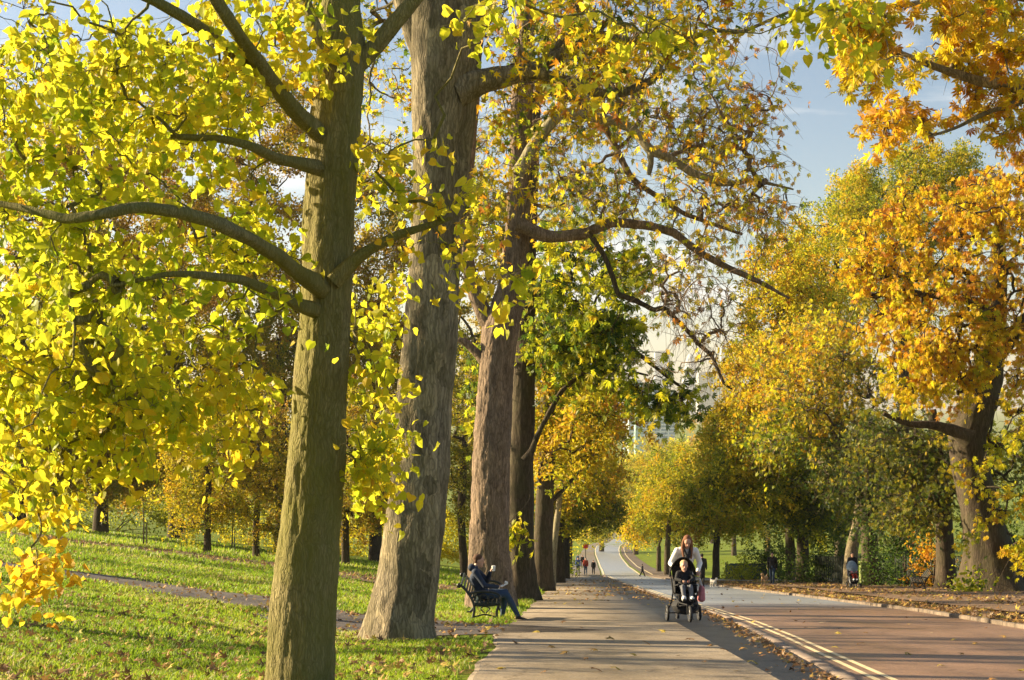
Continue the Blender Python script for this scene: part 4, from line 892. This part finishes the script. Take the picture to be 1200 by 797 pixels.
for px, d, h in ((168, 78, 2.6), (215, 84, 2.2), (272, 100, 3.0)):
    st = empty('sapling', G(px, d), 0, {168: 'thin bare sapling stem, leftmost on the lawn', 215: 'staked sapling with a green tree guard on the lawn', 272: 'pale sapling stem behind the two small lawn trees'}[px], 'sapling', 'saplings on the left lawn')
    MB().tube([(0, 0, -.1), (.03, 0, h*.5), (-.02, .02, h)], [.05, .04, .02], 6).build('trunk', BARK_DARK, st)
    MB().tube([(.18, 0, -.1), (.18, 0, 1.3)], .045, 6).build('stake', mg if px == 215 else BARK_PALE, st)
    P = np.array([0, 0, h])+rng.normal(size=(26, 3))*[.35, .35, .5]; Vl, pl, tl = leaf_arrays(P, 'spray', .14, np.clip(rng.normal(.5, .1, 26), 0, 1)); link('crown', np_mesh('crown', Vl, pl, [LEAF], tint=tl), st)

# right hand side
T('chestnut_tree', 'massive gnarled trunk with orange gold crown at the right edge', 1166, 58,
  [(1167, 706, 74), (1163, 680, 62), (1158, 640, 50), (1148, 590, 44), (1136, 545, 42), (1133, 510, 42), (1145, 475, 44), (1156, 445, 36), (1160, 400, 30), (1168, 330, 24), (1171, 270, 12), (1172, 225, 6)],
  [dict(p=[(1135, 515, 24), (1118, 505, 14), (1095, 498, 10), (1065, 497, 8), (1035, 485, 5)], d=57),
   dict(p=[(1158, 430, 22), (1185, 395, 18), (1215, 360, 14), (1250, 320, 8)], d=58),
   dict(p=[(1164, 380, 18), (1150, 355, 12), (1120, 350, 9), (1080, 345, 6), (1040, 330, 4)], d=55.5),
   dict(p=[(1150, 460, 18), (1120, 440, 13), (1085, 430, 9), (1040, 420, 5)], d=56.5)],
  [(1110, 300, 110, 75, 54, 4, 162, .61), (1180, 280, 70, 90, 55, 4, 108, .63), (1090, 385, 85, 50, 54, 3.5, 108, .58), (1170, 400, 60, 45, 54, 3, 62, .57), (1050, 330, 50, 60, 54.5, 3, 62, .64), (1120, 450, 60, 28, 55, 3, 35, .56),
   (1190, 500, 40, 60, 57, 3, 32, .46), (1100, 240, 70, 35, 56, 3, 54, .64), (1185, 215, 50, 40, 57, 3, 50, .6), (1165, 625, 40, 22, 55.5, 1.0, 24, .4), (1200, 610, 30, 50, 56, 2, 30, .42), (1230, 380, 60, 120, 57, 5, 81, .6), (1150, 560, 40, 30, 56, 1.5, 16, .42), (1110, 420, 60, 34, 53, 2, 54, .60), (1180, 440, 34, 26, 53, 2, 30, .58), (1060, 440, 40, 40, 54, 2, 40, .52), (1010, 300, 30, 50, 54, 2, 27, .6)],
  BARK_DARK, 'palm', .19, .62, 20, 5, .62, .09, .75, 'tree', None, 2, .55, .012, .02, .1)
rt = bpy.data.objects[[o.name for o in bpy.data.objects if o.name.startswith('chestnut_tree')][-1]]
P = np.array([G(1135+rng.normal()*13, 56.0+rng.normal()*.4)+V3((0, 0, abs(rng.normal())*.45)) for _ in range(260)])
Vl, pl, tl = leaf_arrays(P, 'oval', .2, np.clip(rng.normal(.28, .1, 260), 0, 1), .1)
link('foliage', np_mesh('foliage', Vl-np.array(rt.location), pl, [LEAF], tint=tl), rt)
T('chestnut_tree', 'overhanging orange canopy reaching in from beyond the top right corner', 1330, 30,
  [(1330, 740, 50), (1325, 600, 44), (1315, 400, 40), (1300, 250, 36), (1290, 150, 30), (1280, 0, 24), (1270, -200, 12)],
  [dict(p=[(1290, 140, 26), (1240, 112, 20), (1195, 102, 16), (1150, 96, 12), (1100, 80, 9), (1050, 60, 5)], d=29),
   dict(p=[(1285, 30, 22), (1230, 0, 16), (1170, -10, 12), (1100, 0, 8), (1030, 10, 4)], d=29.5),
   dict(p=[(1215, 108, 12), (1190, 122, 8), (1160, 130, 6), (1120, 150, 4), (1090, 160, 3)], d=29)],
  [(1080, 40, 85, 55, 29, 2.2, 128, .57), (1160, 30, 70, 60, 29, 2.4, 106, .58), (1030, 80, 45, 50, 28.5, 1.6, 54, .53), (1100, 110, 60, 34, 29, 1.8, 54, .62), (1185, 90, 40, 50, 29, 2, 42, .62), (1050, 140, 40, 22, 28.5, 1.2, 19, .6), (1010, 20, 40, 34, 28, 1.4, 35, .55), (1160, 150, 50, 20, 29, 1.5, 13, .58), (1300, 60, 110, 200, 30, 4, 96, .6)],
  BARK_PLANE, 'palm', .19, .42, 11, 5, .62, .09, .6, 'tree', None, 2, .4, .01, .011, .1)
right = [  # low clumps on the nearer trees: dark green tint paints in under-crown shade
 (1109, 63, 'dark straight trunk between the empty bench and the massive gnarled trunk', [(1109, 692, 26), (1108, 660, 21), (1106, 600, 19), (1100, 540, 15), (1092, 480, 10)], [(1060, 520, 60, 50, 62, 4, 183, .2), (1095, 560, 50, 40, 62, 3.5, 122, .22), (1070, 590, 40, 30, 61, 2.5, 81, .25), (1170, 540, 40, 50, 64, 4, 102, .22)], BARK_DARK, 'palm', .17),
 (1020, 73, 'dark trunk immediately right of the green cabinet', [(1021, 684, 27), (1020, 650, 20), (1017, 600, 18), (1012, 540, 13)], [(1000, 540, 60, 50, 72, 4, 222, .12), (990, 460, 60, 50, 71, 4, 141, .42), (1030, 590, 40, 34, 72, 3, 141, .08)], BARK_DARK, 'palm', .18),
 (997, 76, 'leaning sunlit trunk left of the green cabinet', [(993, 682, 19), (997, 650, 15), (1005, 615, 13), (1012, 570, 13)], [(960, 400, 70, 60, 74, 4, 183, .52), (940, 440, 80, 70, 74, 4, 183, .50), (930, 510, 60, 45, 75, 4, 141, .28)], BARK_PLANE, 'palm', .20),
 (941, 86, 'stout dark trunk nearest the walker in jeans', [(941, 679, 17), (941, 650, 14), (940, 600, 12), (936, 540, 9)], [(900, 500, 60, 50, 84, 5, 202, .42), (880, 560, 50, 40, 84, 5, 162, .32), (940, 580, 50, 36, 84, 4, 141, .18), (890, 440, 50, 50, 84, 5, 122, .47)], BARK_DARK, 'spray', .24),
 (927, 92, 'shorter dark trunk behind the walker in jeans', [(926, 677, 12), (926, 640, 11), (924, 590, 9)], [(960, 600, 50, 30, 92, 5, 122, .12), (920, 330, 50, 60, 92, 5, 122, .5), (910, 400, 50, 50, 92, 5, 122, .52)], BARK_DARK, 'spray', .24),
 (839, 104, 'slender dark trunk behind the man in the long coat', [(839, 678, 9), (839, 650, 8), (842, 600, 6)], [(850, 590, 46, 34, 104, 5, 141, .38), (860, 530, 46, 40, 104, 5, 122, .47), (835, 620, 30, 14, 104, 4, 40, .5)], BARK_DARK, 'spray', .25),
 (782, 142, 'slim dark trunk just left of the woman in white', [(782, 672, 8), (782, 645, 7), (785, 600, 5)], [(790, 600, 46, 26, 142, 6, 141, .34), (800, 560, 46, 36, 142, 7, 141, .4)], BARK_DARK, 'spray', .28),
 (772, 160, 'further trunk at the leaf strewn edge of the far road', [(772, 668, 6), (772, 640, 5)], [(765, 600, 36, 26, 160, 6, 122, .40), (745, 612, 16, 16, 160, 5, 60, .55)], BARK_DARK, 'spray', .28),
 (1062, 105, 'tall dark limbed tree rising behind the orange crown', [(1062, 672, 18), (1062, 560, 16), (1060, 400, 14), (1066, 280, 10), (1070, 220, 6)], [(1070, 235, 80, 60, 105, 7, 183, .38), (1100, 200, 60, 45, 105, 6, 81, .36), (1020, 260, 50, 50, 105, 6, 102, .42), (1060, 330, 90, 60, 105, 7, 122, .4)], BARK_DARK, 'spray', .24),
 (985, 118, 'pale yellow green tree with a rounded top against the sky', [(985, 670, 14), (984, 560, 12), (982, 400, 9), (980, 280, 6)], [(980, 250, 42, 40, 118, 6, 122, .40), (960, 310, 50, 50, 118, 6, 162, .43), (985, 370, 60, 50, 118, 6, 141, .45), (1010, 215, 26, 28, 118, 4, 48, .4)], BARK_DARK, 'spray', .25),
]
for px, d, lb, tr, bl, bk, lf, ls in right:
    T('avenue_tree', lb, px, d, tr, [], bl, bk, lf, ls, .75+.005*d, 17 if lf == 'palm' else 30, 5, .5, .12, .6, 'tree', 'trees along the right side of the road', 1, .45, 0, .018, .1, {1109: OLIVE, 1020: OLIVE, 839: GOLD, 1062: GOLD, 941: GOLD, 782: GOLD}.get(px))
far = [
 (800, 255, 'round golden green tree closing the view at the road bend', [(800, 545, 4)], [(795, 550, 50, 40, 250, 10, 169, .36), (820, 600, 40, 30, 240, 8, 78, .28)]),
 (745, 300, 'bushy yellow tree above the bend of the far road', [(745, 560, 4)], [(745, 575, 40, 34, 295, 10, 143, .40), (735, 600, 20, 22, 290, 8, 52, .5)]),
 (705, 330, 'dark green tree behind the far left side of the road', [(705, 560, 4)], [(700, 590, 36, 36, 325, 10, 143, .3), (690, 620, 26, 12, 320, 8, 39, .35)]),
 (860, 270, 'pale golden tree behind the right hand trunks', [(860, 560, 4)], [(865, 520, 46, 50, 270, 10, 156, .46), (870, 600, 50, 30, 260, 8, 78, .3)]),
 (770, 430, 'hazy green tree on the slope beyond the bend', [(770, 540, 3)], [(770, 545, 60, 32, 430, 16, 143, .4), (720, 610, 40, 14, 430, 14, 65, .42)]),
 (835, 450, 'hazy russet tree below the city skyline', [(835, 520, 3)], [(840, 515, 36, 38, 440, 14, 143, .66)]),
 (900, 300, 'dense tree behind the low green fence panel', [(900, 560, 4)], [(905, 590, 50, 34, 250, 10, 117, .35)]),
]
for px, d, lb, tr, bl in far:
    b0 = G(px, d); py0 = HY-(b0.z-ZC)*F/d
    T('distant_tree', lb, px, d, [(px, py0, 6)]+tr, [], bl, BARK_DARK, 'spray', .38, 2.4, 38, 4, .5, .13, .3, 'tree', 'distant trees round the road bend', 0, .2, 0, .04, .1, GOLD)
# bushes
def bush(name, label, px, d, w, h, dep, n, tint, size, kind='oval', group='bushes under the right hand trees'):
    root = empty(name, G(px, d), 0, label, 'bush', group)
    v = norm(rng.normal(size=(n, 3)))*(rng.uniform(.25, 1, (n, 1))**.4); v[:, 2] = np.abs(v[:, 2])
    lump = 1+.22*np.sin(v[:, :1]*7+1)+.16*np.sin(v[:, 2:]*9+v[:, :1]*5)
    P = v*lump*[w/2, dep/2, h]; Vl, pl, tl = leaf_arrays(P, kind, size, np.clip(rng.normal(tint, .06, n), 0, 1), .2)
    link('foliage', np_mesh('foliage', Vl, pl, [LEAF], tint=tl), root)
    m = MB()
    for i in range(9):
        q = P[i*7]*.8; m.tube([(q[0]*.1, q[1]*.1, -.1), (q[0]*.5, q[1]*.5, q[2]*.6), tuple(q)], [.05, .035, .012], 5)
    m.build('stem', BARK_DARK, root)
bush('holly_bush', 'dark green holly bush behind the empty bench', 1062, 70, 4.6, 4.4, 3, 5200, .05, .14)
bush('holly_bush', 'dark bush behind the palings at the right edge', 1190, 76, 6, 5.0, 3, 4200, .12, .16)
bush('shrub', 'dark green shrub right of the low fence panel', 903, 98, 3.8, 3.4, 2.5, 3400, .08, .16)
bush('shrub', 'rounded bright shrub at the left end of the low fence panel', 868, 96, 2.4, 1.5, 1.6, 1500, .3, .14)
bush('shrub', 'dark undergrowth behind the left leaning sunlit trunk', 968, 84, 5.0, 2.6, 2.5, 3200, .1, .16)
bush('shrub', 'orange leaved shrub beside the dark straight trunk', 1092, 68, 2.2, 3.6, 2, 1200, .72, .17)
bush('hedge', 'low hedge along the left edge of the far path', 655, 118, 3.0, 2.2, 8, 3000, .22, .17, group=None)
bush('hedge', 'dark scrub filling the top of the left lawn', 130, 135, 34, 6.0, 6, 14000, .3, .3, group=None)
bush('hedge', 'brown scrub at the top of the lawn behind the broad trunk', 450, 140, 34, 6.0, 6, 14000, .45, .3, group=None)
# ------------------------------------------------------------------ grass and fallen leaves
def ground_z(X, Y):
    U = X-ushift(Y); return zg(U, X, Y)-np.where(U < 13, dz_ground(U, Y), 0)
def grass(n, y0, y1, umin, h, pow_=1.6):
    Y = y0+(y1-y0)*rng.uniform(0, 1, n)**pow_; half = .38*Y+.8
    X = rng.uniform(-half, 1.2, n); U = X-ushift(Y)
    ok = (U < -1.02-.1*np.abs(np.sin(Y*2.1))-.12*rng.uniform(0, 1, n)) & ~in_side(X, Y) & (U > umin) & ~(in_soil(X, Y) & (rng.uniform(size=n) < .93))
    # tufts: clumpy density
    dn = np.sin(X*2.1+Y*1.3)*np.sin(X*.9-Y*2.3)+.5*np.sin(X*5.1)*np.sin(Y*4.3); ok &= rng.uniform(-1.6, 1.0, n) < dn+.4
    # bare leafy patch
    X, Y = X[ok], Y[ok]; n = len(X); Z = ground_z(X, Y); dn = dn[ok]
    a = rng.uniform(0, 2*np.pi, n); H = h*rng.uniform(.5, 1.4, n)*(1+.25*dn); w = H*.06+.00028*Y
    dx = np.stack([np.cos(a), np.sin(a), np.zeros(n)], 1); ln = rng.normal(size=(n, 3))*[.45, .45, 0]; ln[:, 0] += .1
    base = np.stack([X, Y, Z-.01], 1); tip = base+(np.array([0, 0, 1.])+ln)*H[:, None]; mid = base+(np.array([0, 0, 1.])+ln*.3)*H[:, None]*.55
    V = np.stack([base-dx*w[:, None], base+dx*w[:, None], mid+dx*w[:, None]*.7, mid-dx*w[:, None]*.7, tip], 1).reshape(-1, 3)
    b_ = np.arange(n)*5; q = np.stack([b_, b_+1, b_+2, b_+3], 1); t = np.stack([b_+3, b_+2, b_+4], 1)
    pt = np.sin(X*.9+Y*.5)+.7*np.sin(X*.37-Y*.81+1); tn = np.clip(.45+.13*pt+rng.normal(size=n)*.17, 0, 1); tn = np.where(rng.uniform(size=n) < .05+.10*(pt > .9), 1, tn)
    return V, q, t, tn
parts_ = [grass(170000, 11.5, 30, -60, .055, 1.3), grass(110000, 26, 60, -60, .08, 1.2), grass(40000, 55, 120, -80, .16, 1.0)]
Vs = []; qs = []; ts_ = []; tq = []; tt = []; o_ = 0
for V, q, t, tn in parts_:
    Vs.append(V); qs.append(q+o_); ts_.append(t+o_); tq.append(tn); tt.append(tn); o_ += len(V)
me = np_mesh('grass', np.concatenate(Vs), [np.concatenate(qs), np.concatenate(ts_)], [GRASSB], tint=np.concatenate(tq+tt))
tag(link('grass', me), 'short green grass mixed with straw blades covering the lawn on the left', 'grass', kind='stuff')
def litter(name, label, X, Y, size, tint, lift=.012, flat=.35, kind='maple', abs_z=None):
    U = X-ushift(Y); Z = ground_z(X, Y)+lift-np.where((U > kerb_r(Y)) & (U < 11.3), .05, 0) if abs_z is None else abs_z
    P = np.stack([X, Y, Z], 1); Vl, pl, tl = leaf_arrays(P, kind, size, np.clip(tint, 0, 1), flat=flat)
    return tag(link(name, np_mesh(name, Vl, pl, [LITTER], tint=tl)), label, 'leaves', kind='stuff')
def road_dz(U, Y):
    a, b_ = kerb_l(Y), kerb_r(Y); return np.where((U > a) & (U < b_) & (Y < 141), -.115, 0)
# on the lawn
n = 8000; Y = 11.5+60*rng.uniform(0, 1, n)**1.5; X = rng.uniform(-1, .05, n)*(.38*Y+1); U = X-ushift(Y); k = (U < -1.1); 
litter('fallen_leaves', 'brown and orange dead leaves scattered through the lawn grass', X[k], Y[k], .08, rng.uniform(0, .9, k.sum())**1.3, .035, .6)
n = 2500; X = rng.uniform(-26, -2.5, n); Y = np.interp(X, [-30, -16, -8, -2], [72, 68, 62, 55])+rng.normal(size=n)*2.6
litter('fallen_leaves', 'brown band of leaf litter across the far lawn beyond the side path', X, Y, .13, rng.uniform(0, 1, n), .04, .5)
# along the path far part
n = 5200; Y = rng.uniform(38, 140, n)**1.0; U = rng.uniform(-2.2, 3.0, n); dens = np.exp(-((Y-58)/14)**2)*1.0+np.exp(-((Y-90)/8)**2)*.5+.07+.35*(U > 2.5)+.3*(U < -1)
stripe = .5+.5*np.sin(Y*.9+np.sin(U*2)); k = rng.uniform(0, 1, n) < dens*stripe
X = U+ushift(Y); litter('fallen_leaves', 'band of orange leaf litter lying across the far footpath', X[k], Y[k], .10, rng.uniform(0, .7, k.sum()), .02)
# gutter
n = 1700; Y = 12+rng.uniform(0, 1, n)**1.2*60; U = kerb_l(Y)-.22-np.abs(rng.normal(size=n))*.16
litter('fallen_leaves', 'brown leaves collected against the kerb of the footpath', U+ushift(Y), Y, .06, rng.uniform(.1, 1, n), .02)
# right verge
n = 24000; Y = 22+rng.uniform(0, 1, n)*75; U = kerb_r(Y)+.1+np.abs(rng.normal(size=n))*np.where(rng.uniform(size=n) < .35, .8, 9)
Pn = np.sin(U*1.3+Y*.4)*np.sin(Y*.33+1)+np.sin(U*.7); k = (rng.uniform(-1.2, 1.6, n) < Pn+.3) & (U < 30)
litter('fallen_leaves', 'thick brown and yellow leaf litter under the right hand trees', (U+ushift(Y))[k], Y[k], .11, rng.uniform(0, 1, k.sum())**1.2, .035)
# sparse on road
n = 150; Y = 24+rng.uniform(0, 1, n)*110; U = rng.uniform(3.6, 8.0, n); Z = np.interp(Y, PY, PZ)-.10
litter('fallen_leaves', 'sparse leaves blown over the far stretch of road', U+ushift(Y), Y, .09, rng.uniform(0, 1, n), abs_z=Z)
# single leaves close enough to count
tv, tf = TPL['maple'][0]
protos = []
for i in range(6):
    v = tv.copy(); v[:, 2] = v[:, 2]*1.2+.12*np.sin(v[:, 0]*3+i)+.1*rng.normal(size=len(v))*.4; v = v*.085*rng.uniform(.8, 1.25); v[:, 2] -= v[:, 2].min()
    protos.append(np_mesh('fallen_leaf', v, [np.array(tf)], [LITTER], tint=np.full(len(tf), [.05, .2, .35, .5, .65, .97][i])))
spots = [(565, 765), (575, 739), (610, 745), (648, 760), (632, 742), (690, 775), (697, 789), (715, 752), (745, 770), (760, 788), (730, 735), (808, 752), (833, 758), (849, 766), (828, 778), (868, 788), (780, 742), (665, 768), (587, 786), (640, 790), (700, 765), (600, 756), (755, 757), (880, 779), (903, 785), (680, 737), (658, 731), (797, 770), (893, 770), (872, 762), (720, 786), (560, 750)]
spots2 = [(1009, 747), (978, 751), (1145, 747), (1038, 745), (1120, 742), (1155, 729), (960, 770), (1060, 757), (1195, 776), (985, 735), (1090, 735), (940, 748), (1179, 739), (1015, 735), (1100, 770), (1160, 785), (945, 729), (1070, 724), (1130, 758)]
for L_, lab, dz_ in ((spots, 'single curled leaf lying on the grey footpath', .014), (spots2, 'single dead leaf lying on the red brown road', -.110)):
    for i, (px, py) in enumerate(L_):
        d = 1834/(py-661)-.0; d *= 1+dz_*0; X = (px-600)*d/F
        o = link('fallen_leaf', protos[(i*5+py) % 6]); z = float(np.interp(d, PY, PZ))
        o.location = (X, d, z+dz_); o.rotation_euler = (rng.normal()*.15-.11, rng.normal()*.15, rng.uniform(0, 6.28)); s = rng.uniform(.8, 1.3); o.scale = (s, s, s)
        tag(o, lab, 'leaf', 'loose leaves on the footpath' if dz_ > 0 else 'loose leaves on the road')
# ------------------------------------------------------------------ the city beyond
def facade(name, col, glass, sx, sz, rough=.3):
    m, nt, b, tc = newmat(name); V = tc.outputs['Object']
    mp = nt.nodes.new('ShaderNodeMapping'); mp.inputs['Scale'].default_value = (sx, sx, sz); nt.links.new(V, mp.inputs[0])
    sxyz = nt.nodes.new('ShaderNodeSeparateXYZ'); nt.links.new(mp.outputs[0], sxyz.inputs[0])
    def band(o, th):
        f = nt.nodes.new('ShaderNodeMath'); f.operation = 'FRACT'; nt.links.new(o, f.inputs[0])
        g = nt.nodes.new('ShaderNodeMath'); g.operation = 'GREATER_THAN'; g.inputs[1].default_value = th; nt.links.new(f.outputs[0], g.inputs[0]); return g.outputs[0]
    mu = nt.nodes.new('ShaderNodeMath'); mu.operation = 'MULTIPLY'; nt.links.new(band(sxyz.outputs[2], .45), mu.inputs[0]); nt.links.new(band(sxyz.outputs[0], .2), mu.inputs[1])
    nt.links.new(mixc(nt, mu.outputs[0], col, glass), b.inputs['Base Color']); b.inputs['Roughness'].default_value = rough; return m
def tower(label, px, d, wpx, ytop, dep, mat, cat='building', cap=None, name='office_building'):
    z0 = -54; zt = ZC-(ytop-HY)*d/F; X = (px-600)*d/F; w = wpx*d/F
    t = empty(name, (X, d, z0), 0, label, cat, 'buildings on the city skyline'); H = zt-z0
    MB().box((0, 0, H/2), (w, dep, H), None, .5).build('wall', mat, t, False)
    MB().box((0, 0, H+1.2), (w*.6, dep*.6, 2.6)).build('roof_plant', M_CHROME, t, False)
    if cap: MB().tube([(w*.2, 0, H), (w*.2, 0, H+cap*d/F)], [w*.06, w*.02], 8).build('spire', M_CHROME, t)
    return t
F1 = facade('pale_striped_facade', (.75, .77, .78), (.30, .40, .50), .12, .27); F2 = facade('green_glass_facade', (.45, .62, .58), (.35, .55, .52), .2, .3)
F3 = facade('blue_grey_facade', (.5, .56, .64), (.2, .3, .42), .15, .25); F4 = facade('stone_facade', (.62, .56, .48), (.25, .28, .33), .2, .28)
tower('wide pale office block with striped floors above the hanging green leaves', 762, 1500, 54, 458, 30, F1)
tower('narrow pale green glass block in front of the striped office', 748, 1450, 9, 448, 14, F2)
tower('blue grey block at the left of the skyline gap', 738, 1600, 16, 462, 20, F3)
tower('flat stone coloured block right of the curved glass tower', 828, 3500, 22, 437, 50, F4)
tower('tall slab office with a thin spire at the right of the skyline', 851, 5400, 13, 406, 40, F3, cap=22, name='office_tower')
tower('faint broad tower partly behind leaves at left of the skyline', 776, 5200, 18, 412, 45, F3, name='office_tower')
tower('low pale block between the skyline towers', 843, 4200, 24, 450, 50, F1)
# curved lattice tower
d = 5600; H = 54+ZC+(HY-414)*d/F; X = (809-600)*d/F
t = empty('curved_tower', (X, d, -54), 0, 'bullet shaped glass tower with diamond lattice in the centre of the skyline', 'tower', None)
prof = [(0, 24), (.2, 27.5), (.4, 29.5), (.55, 29), (.7, 26), (.82, 20.5), (.91, 13.5), (.97, 7), (1, 1)]
zs = np.linspace(0, 1, 28); rs = np.interp(zs, [p[0] for p in prof], [p[1] for p in prof])
mgl = mat_simple('blue_tower_glass', (.22, .32, .42), .15, var=.05); MB().tube([(0, 0, z*H) for z in zs], list(rs), 32).build('glass_wall', mgl, t)
m = MB()
for s in (-1, 1):
    for k in range(12):
        m.tube([((r+.6)*math.cos(2*math.pi*k/12+s*z*3.2), (r+.6)*math.sin(2*math.pi*k/12+s*z*3.2), z*H) for z, r in zip(zs, rs)], 1.0, 4)
m.build('lattice', mat_simple('white_steel', (.75, .78, .8), .4, var=.02), t)
# far woods between park and city
P = []
for px_, d_, yy, n_ in ((760, 900, 525, 500), (820, 1000, 512, 500), (700, 950, 540, 500), (880, 900, 515, 500), (600, 900, 545, 400), (500, 900, 545, 400), (1000, 900, 520, 500), (300, 700, 560, 500), (100, 700, 560, 500)):
    v = norm(rng.normal(size=(n_, 3)))*rng.uniform(.3, 1, (n_, 1)); c = np.array(W(px_, yy+30, d_)); P.append(c+v*[45, 30, 22])
P = np.concatenate(P); Vl, pl, tl = leaf_arrays(P, 'spray', 3.2, np.clip(rng.normal(.45, .12, len(P)), 0, 1), .2)
tag(link('distant_woods', np_mesh('distant_woods', Vl, pl, [LEAF], tint=tl)), 'mass of distant autumn woods below the city skyline', 'woods', kind='stuff')

# ------------------------------------------------------------------ air, sky, sun, camera
hz = MB(); hz.box((0, 2950, 105), (7400, 6500, 322)); ho = hz.build('haze', bpy.data.materials.new('haze_air'), None, False); ho['kind'] = 'stuff'; ho['label'] = 'thin golden afternoon haze over the park and city'; ho['category'] = 'haze'
hm = ho.data.materials[0]; hm.use_nodes = True; nt = hm.node_tree; nt.nodes.clear(); out = nt.nodes.new('ShaderNodeOutputMaterial'); pv = nt.nodes.new('ShaderNodeVolumePrincipled')
pv.inputs['Color'].default_value = (1, .96, .9, 1); pv.inputs['Density'].default_value = HAZE = .0001; pv.inputs['Anisotropy'].default_value = .3; nt.links.new(pv.outputs[0], out.inputs['Volume'])

SUN_EL, SUN_AZ = R(20), R(17)          # azimuth: left of the view and a little ahead
sv = Vector((-math.cos(SUN_AZ)*math.cos(SUN_EL), math.sin(SUN_AZ)*math.cos(SUN_EL), math.sin(SUN_EL)))
sl = bpy.data.lights.new('sun', 'SUN'); sl.energy = 5; sl.angle = R(.6); sl.color = (1, .80, .50); so = bpy.data.objects.new('sun', sl); C.objects.link(so)
so.rotation_euler = sv.to_track_quat('Z', 'Y').to_euler()
w = bpy.data.worlds.new('World'); sc.world = w; w.use_nodes = True; nt = w.node_tree; bg = nt.nodes['Background']
sky = nt.nodes.new('ShaderNodeTexSky'); sky.sky_type = 'NISHITA'; sky.sun_disc = False; sky.sun_elevation = SUN_EL; sky.sun_rotation = math.atan2(sv.x, sv.y) % (2*math.pi)
sky.air_density = 1.0; sky.dust_density = .7; sky.ozone_density = 1.6
tc = nt.nodes.new('ShaderNodeTexCoord')
sx = nt.nodes.new('ShaderNodeSeparateXYZ'); nt.links.new(tc.outputs['Generated'], sx.inputs[0])
n1 = noise(nt, tc.outputs['Generated'], 2.6, 8, .58, (1.2, 1.2, 6.5)); n1.inputs['Distortion'].default_value = .3
cr_ = ramp(nt, [(.52, (0, 0, 0)), (.64, (.6, .6, .6)), (.76, (1, 1, 1))], n1.outputs[0])
zr = ramp(nt, [(.22, (1, 1, 1)), (.5, (.25, .25, .25))], sx.outputs[2]); cf = mixc(nt, 1.0, cr_.outputs[0], zr.outputs[0], 'MULTIPLY')
c = mixc(nt, cf, sky.outputs[0], (7.5, 7.4, 7.2)); nt.links.new(c, bg.inputs[0]); bg.inputs[1].default_value = .05
cam = bpy.data.cameras.new('camera'); co = bpy.data.objects.new('camera', cam); C.objects.link(co); co.location = (0, 0, ZC); co.rotation_euler = (R(90), 0, 0)
cam.sensor_width = 36; cam.lens = F/1200*36; cam.shift_y = (HY-398.5)/1200; cam.clip_end = 12000; cam.clip_start = .1; sc.camera = co
sc.render.resolution_x = 1024; sc.render.resolution_y = 680; sc.render.engine = 'CYCLES'
sc.view_settings.view_transform = 'Standard'; sc.view_settings.look = 'None'; sc.view_settings.gamma = 1; sc.view_settings.exposure = 1.7
sc.cycles.max_bounces = 4; sc.cycles.transmission_bounces = 3; sc.cycles.diffuse_bounces = 2; sc.cycles.volume_bounces = 0; sc.cycles.sample_clamp_indirect = 8
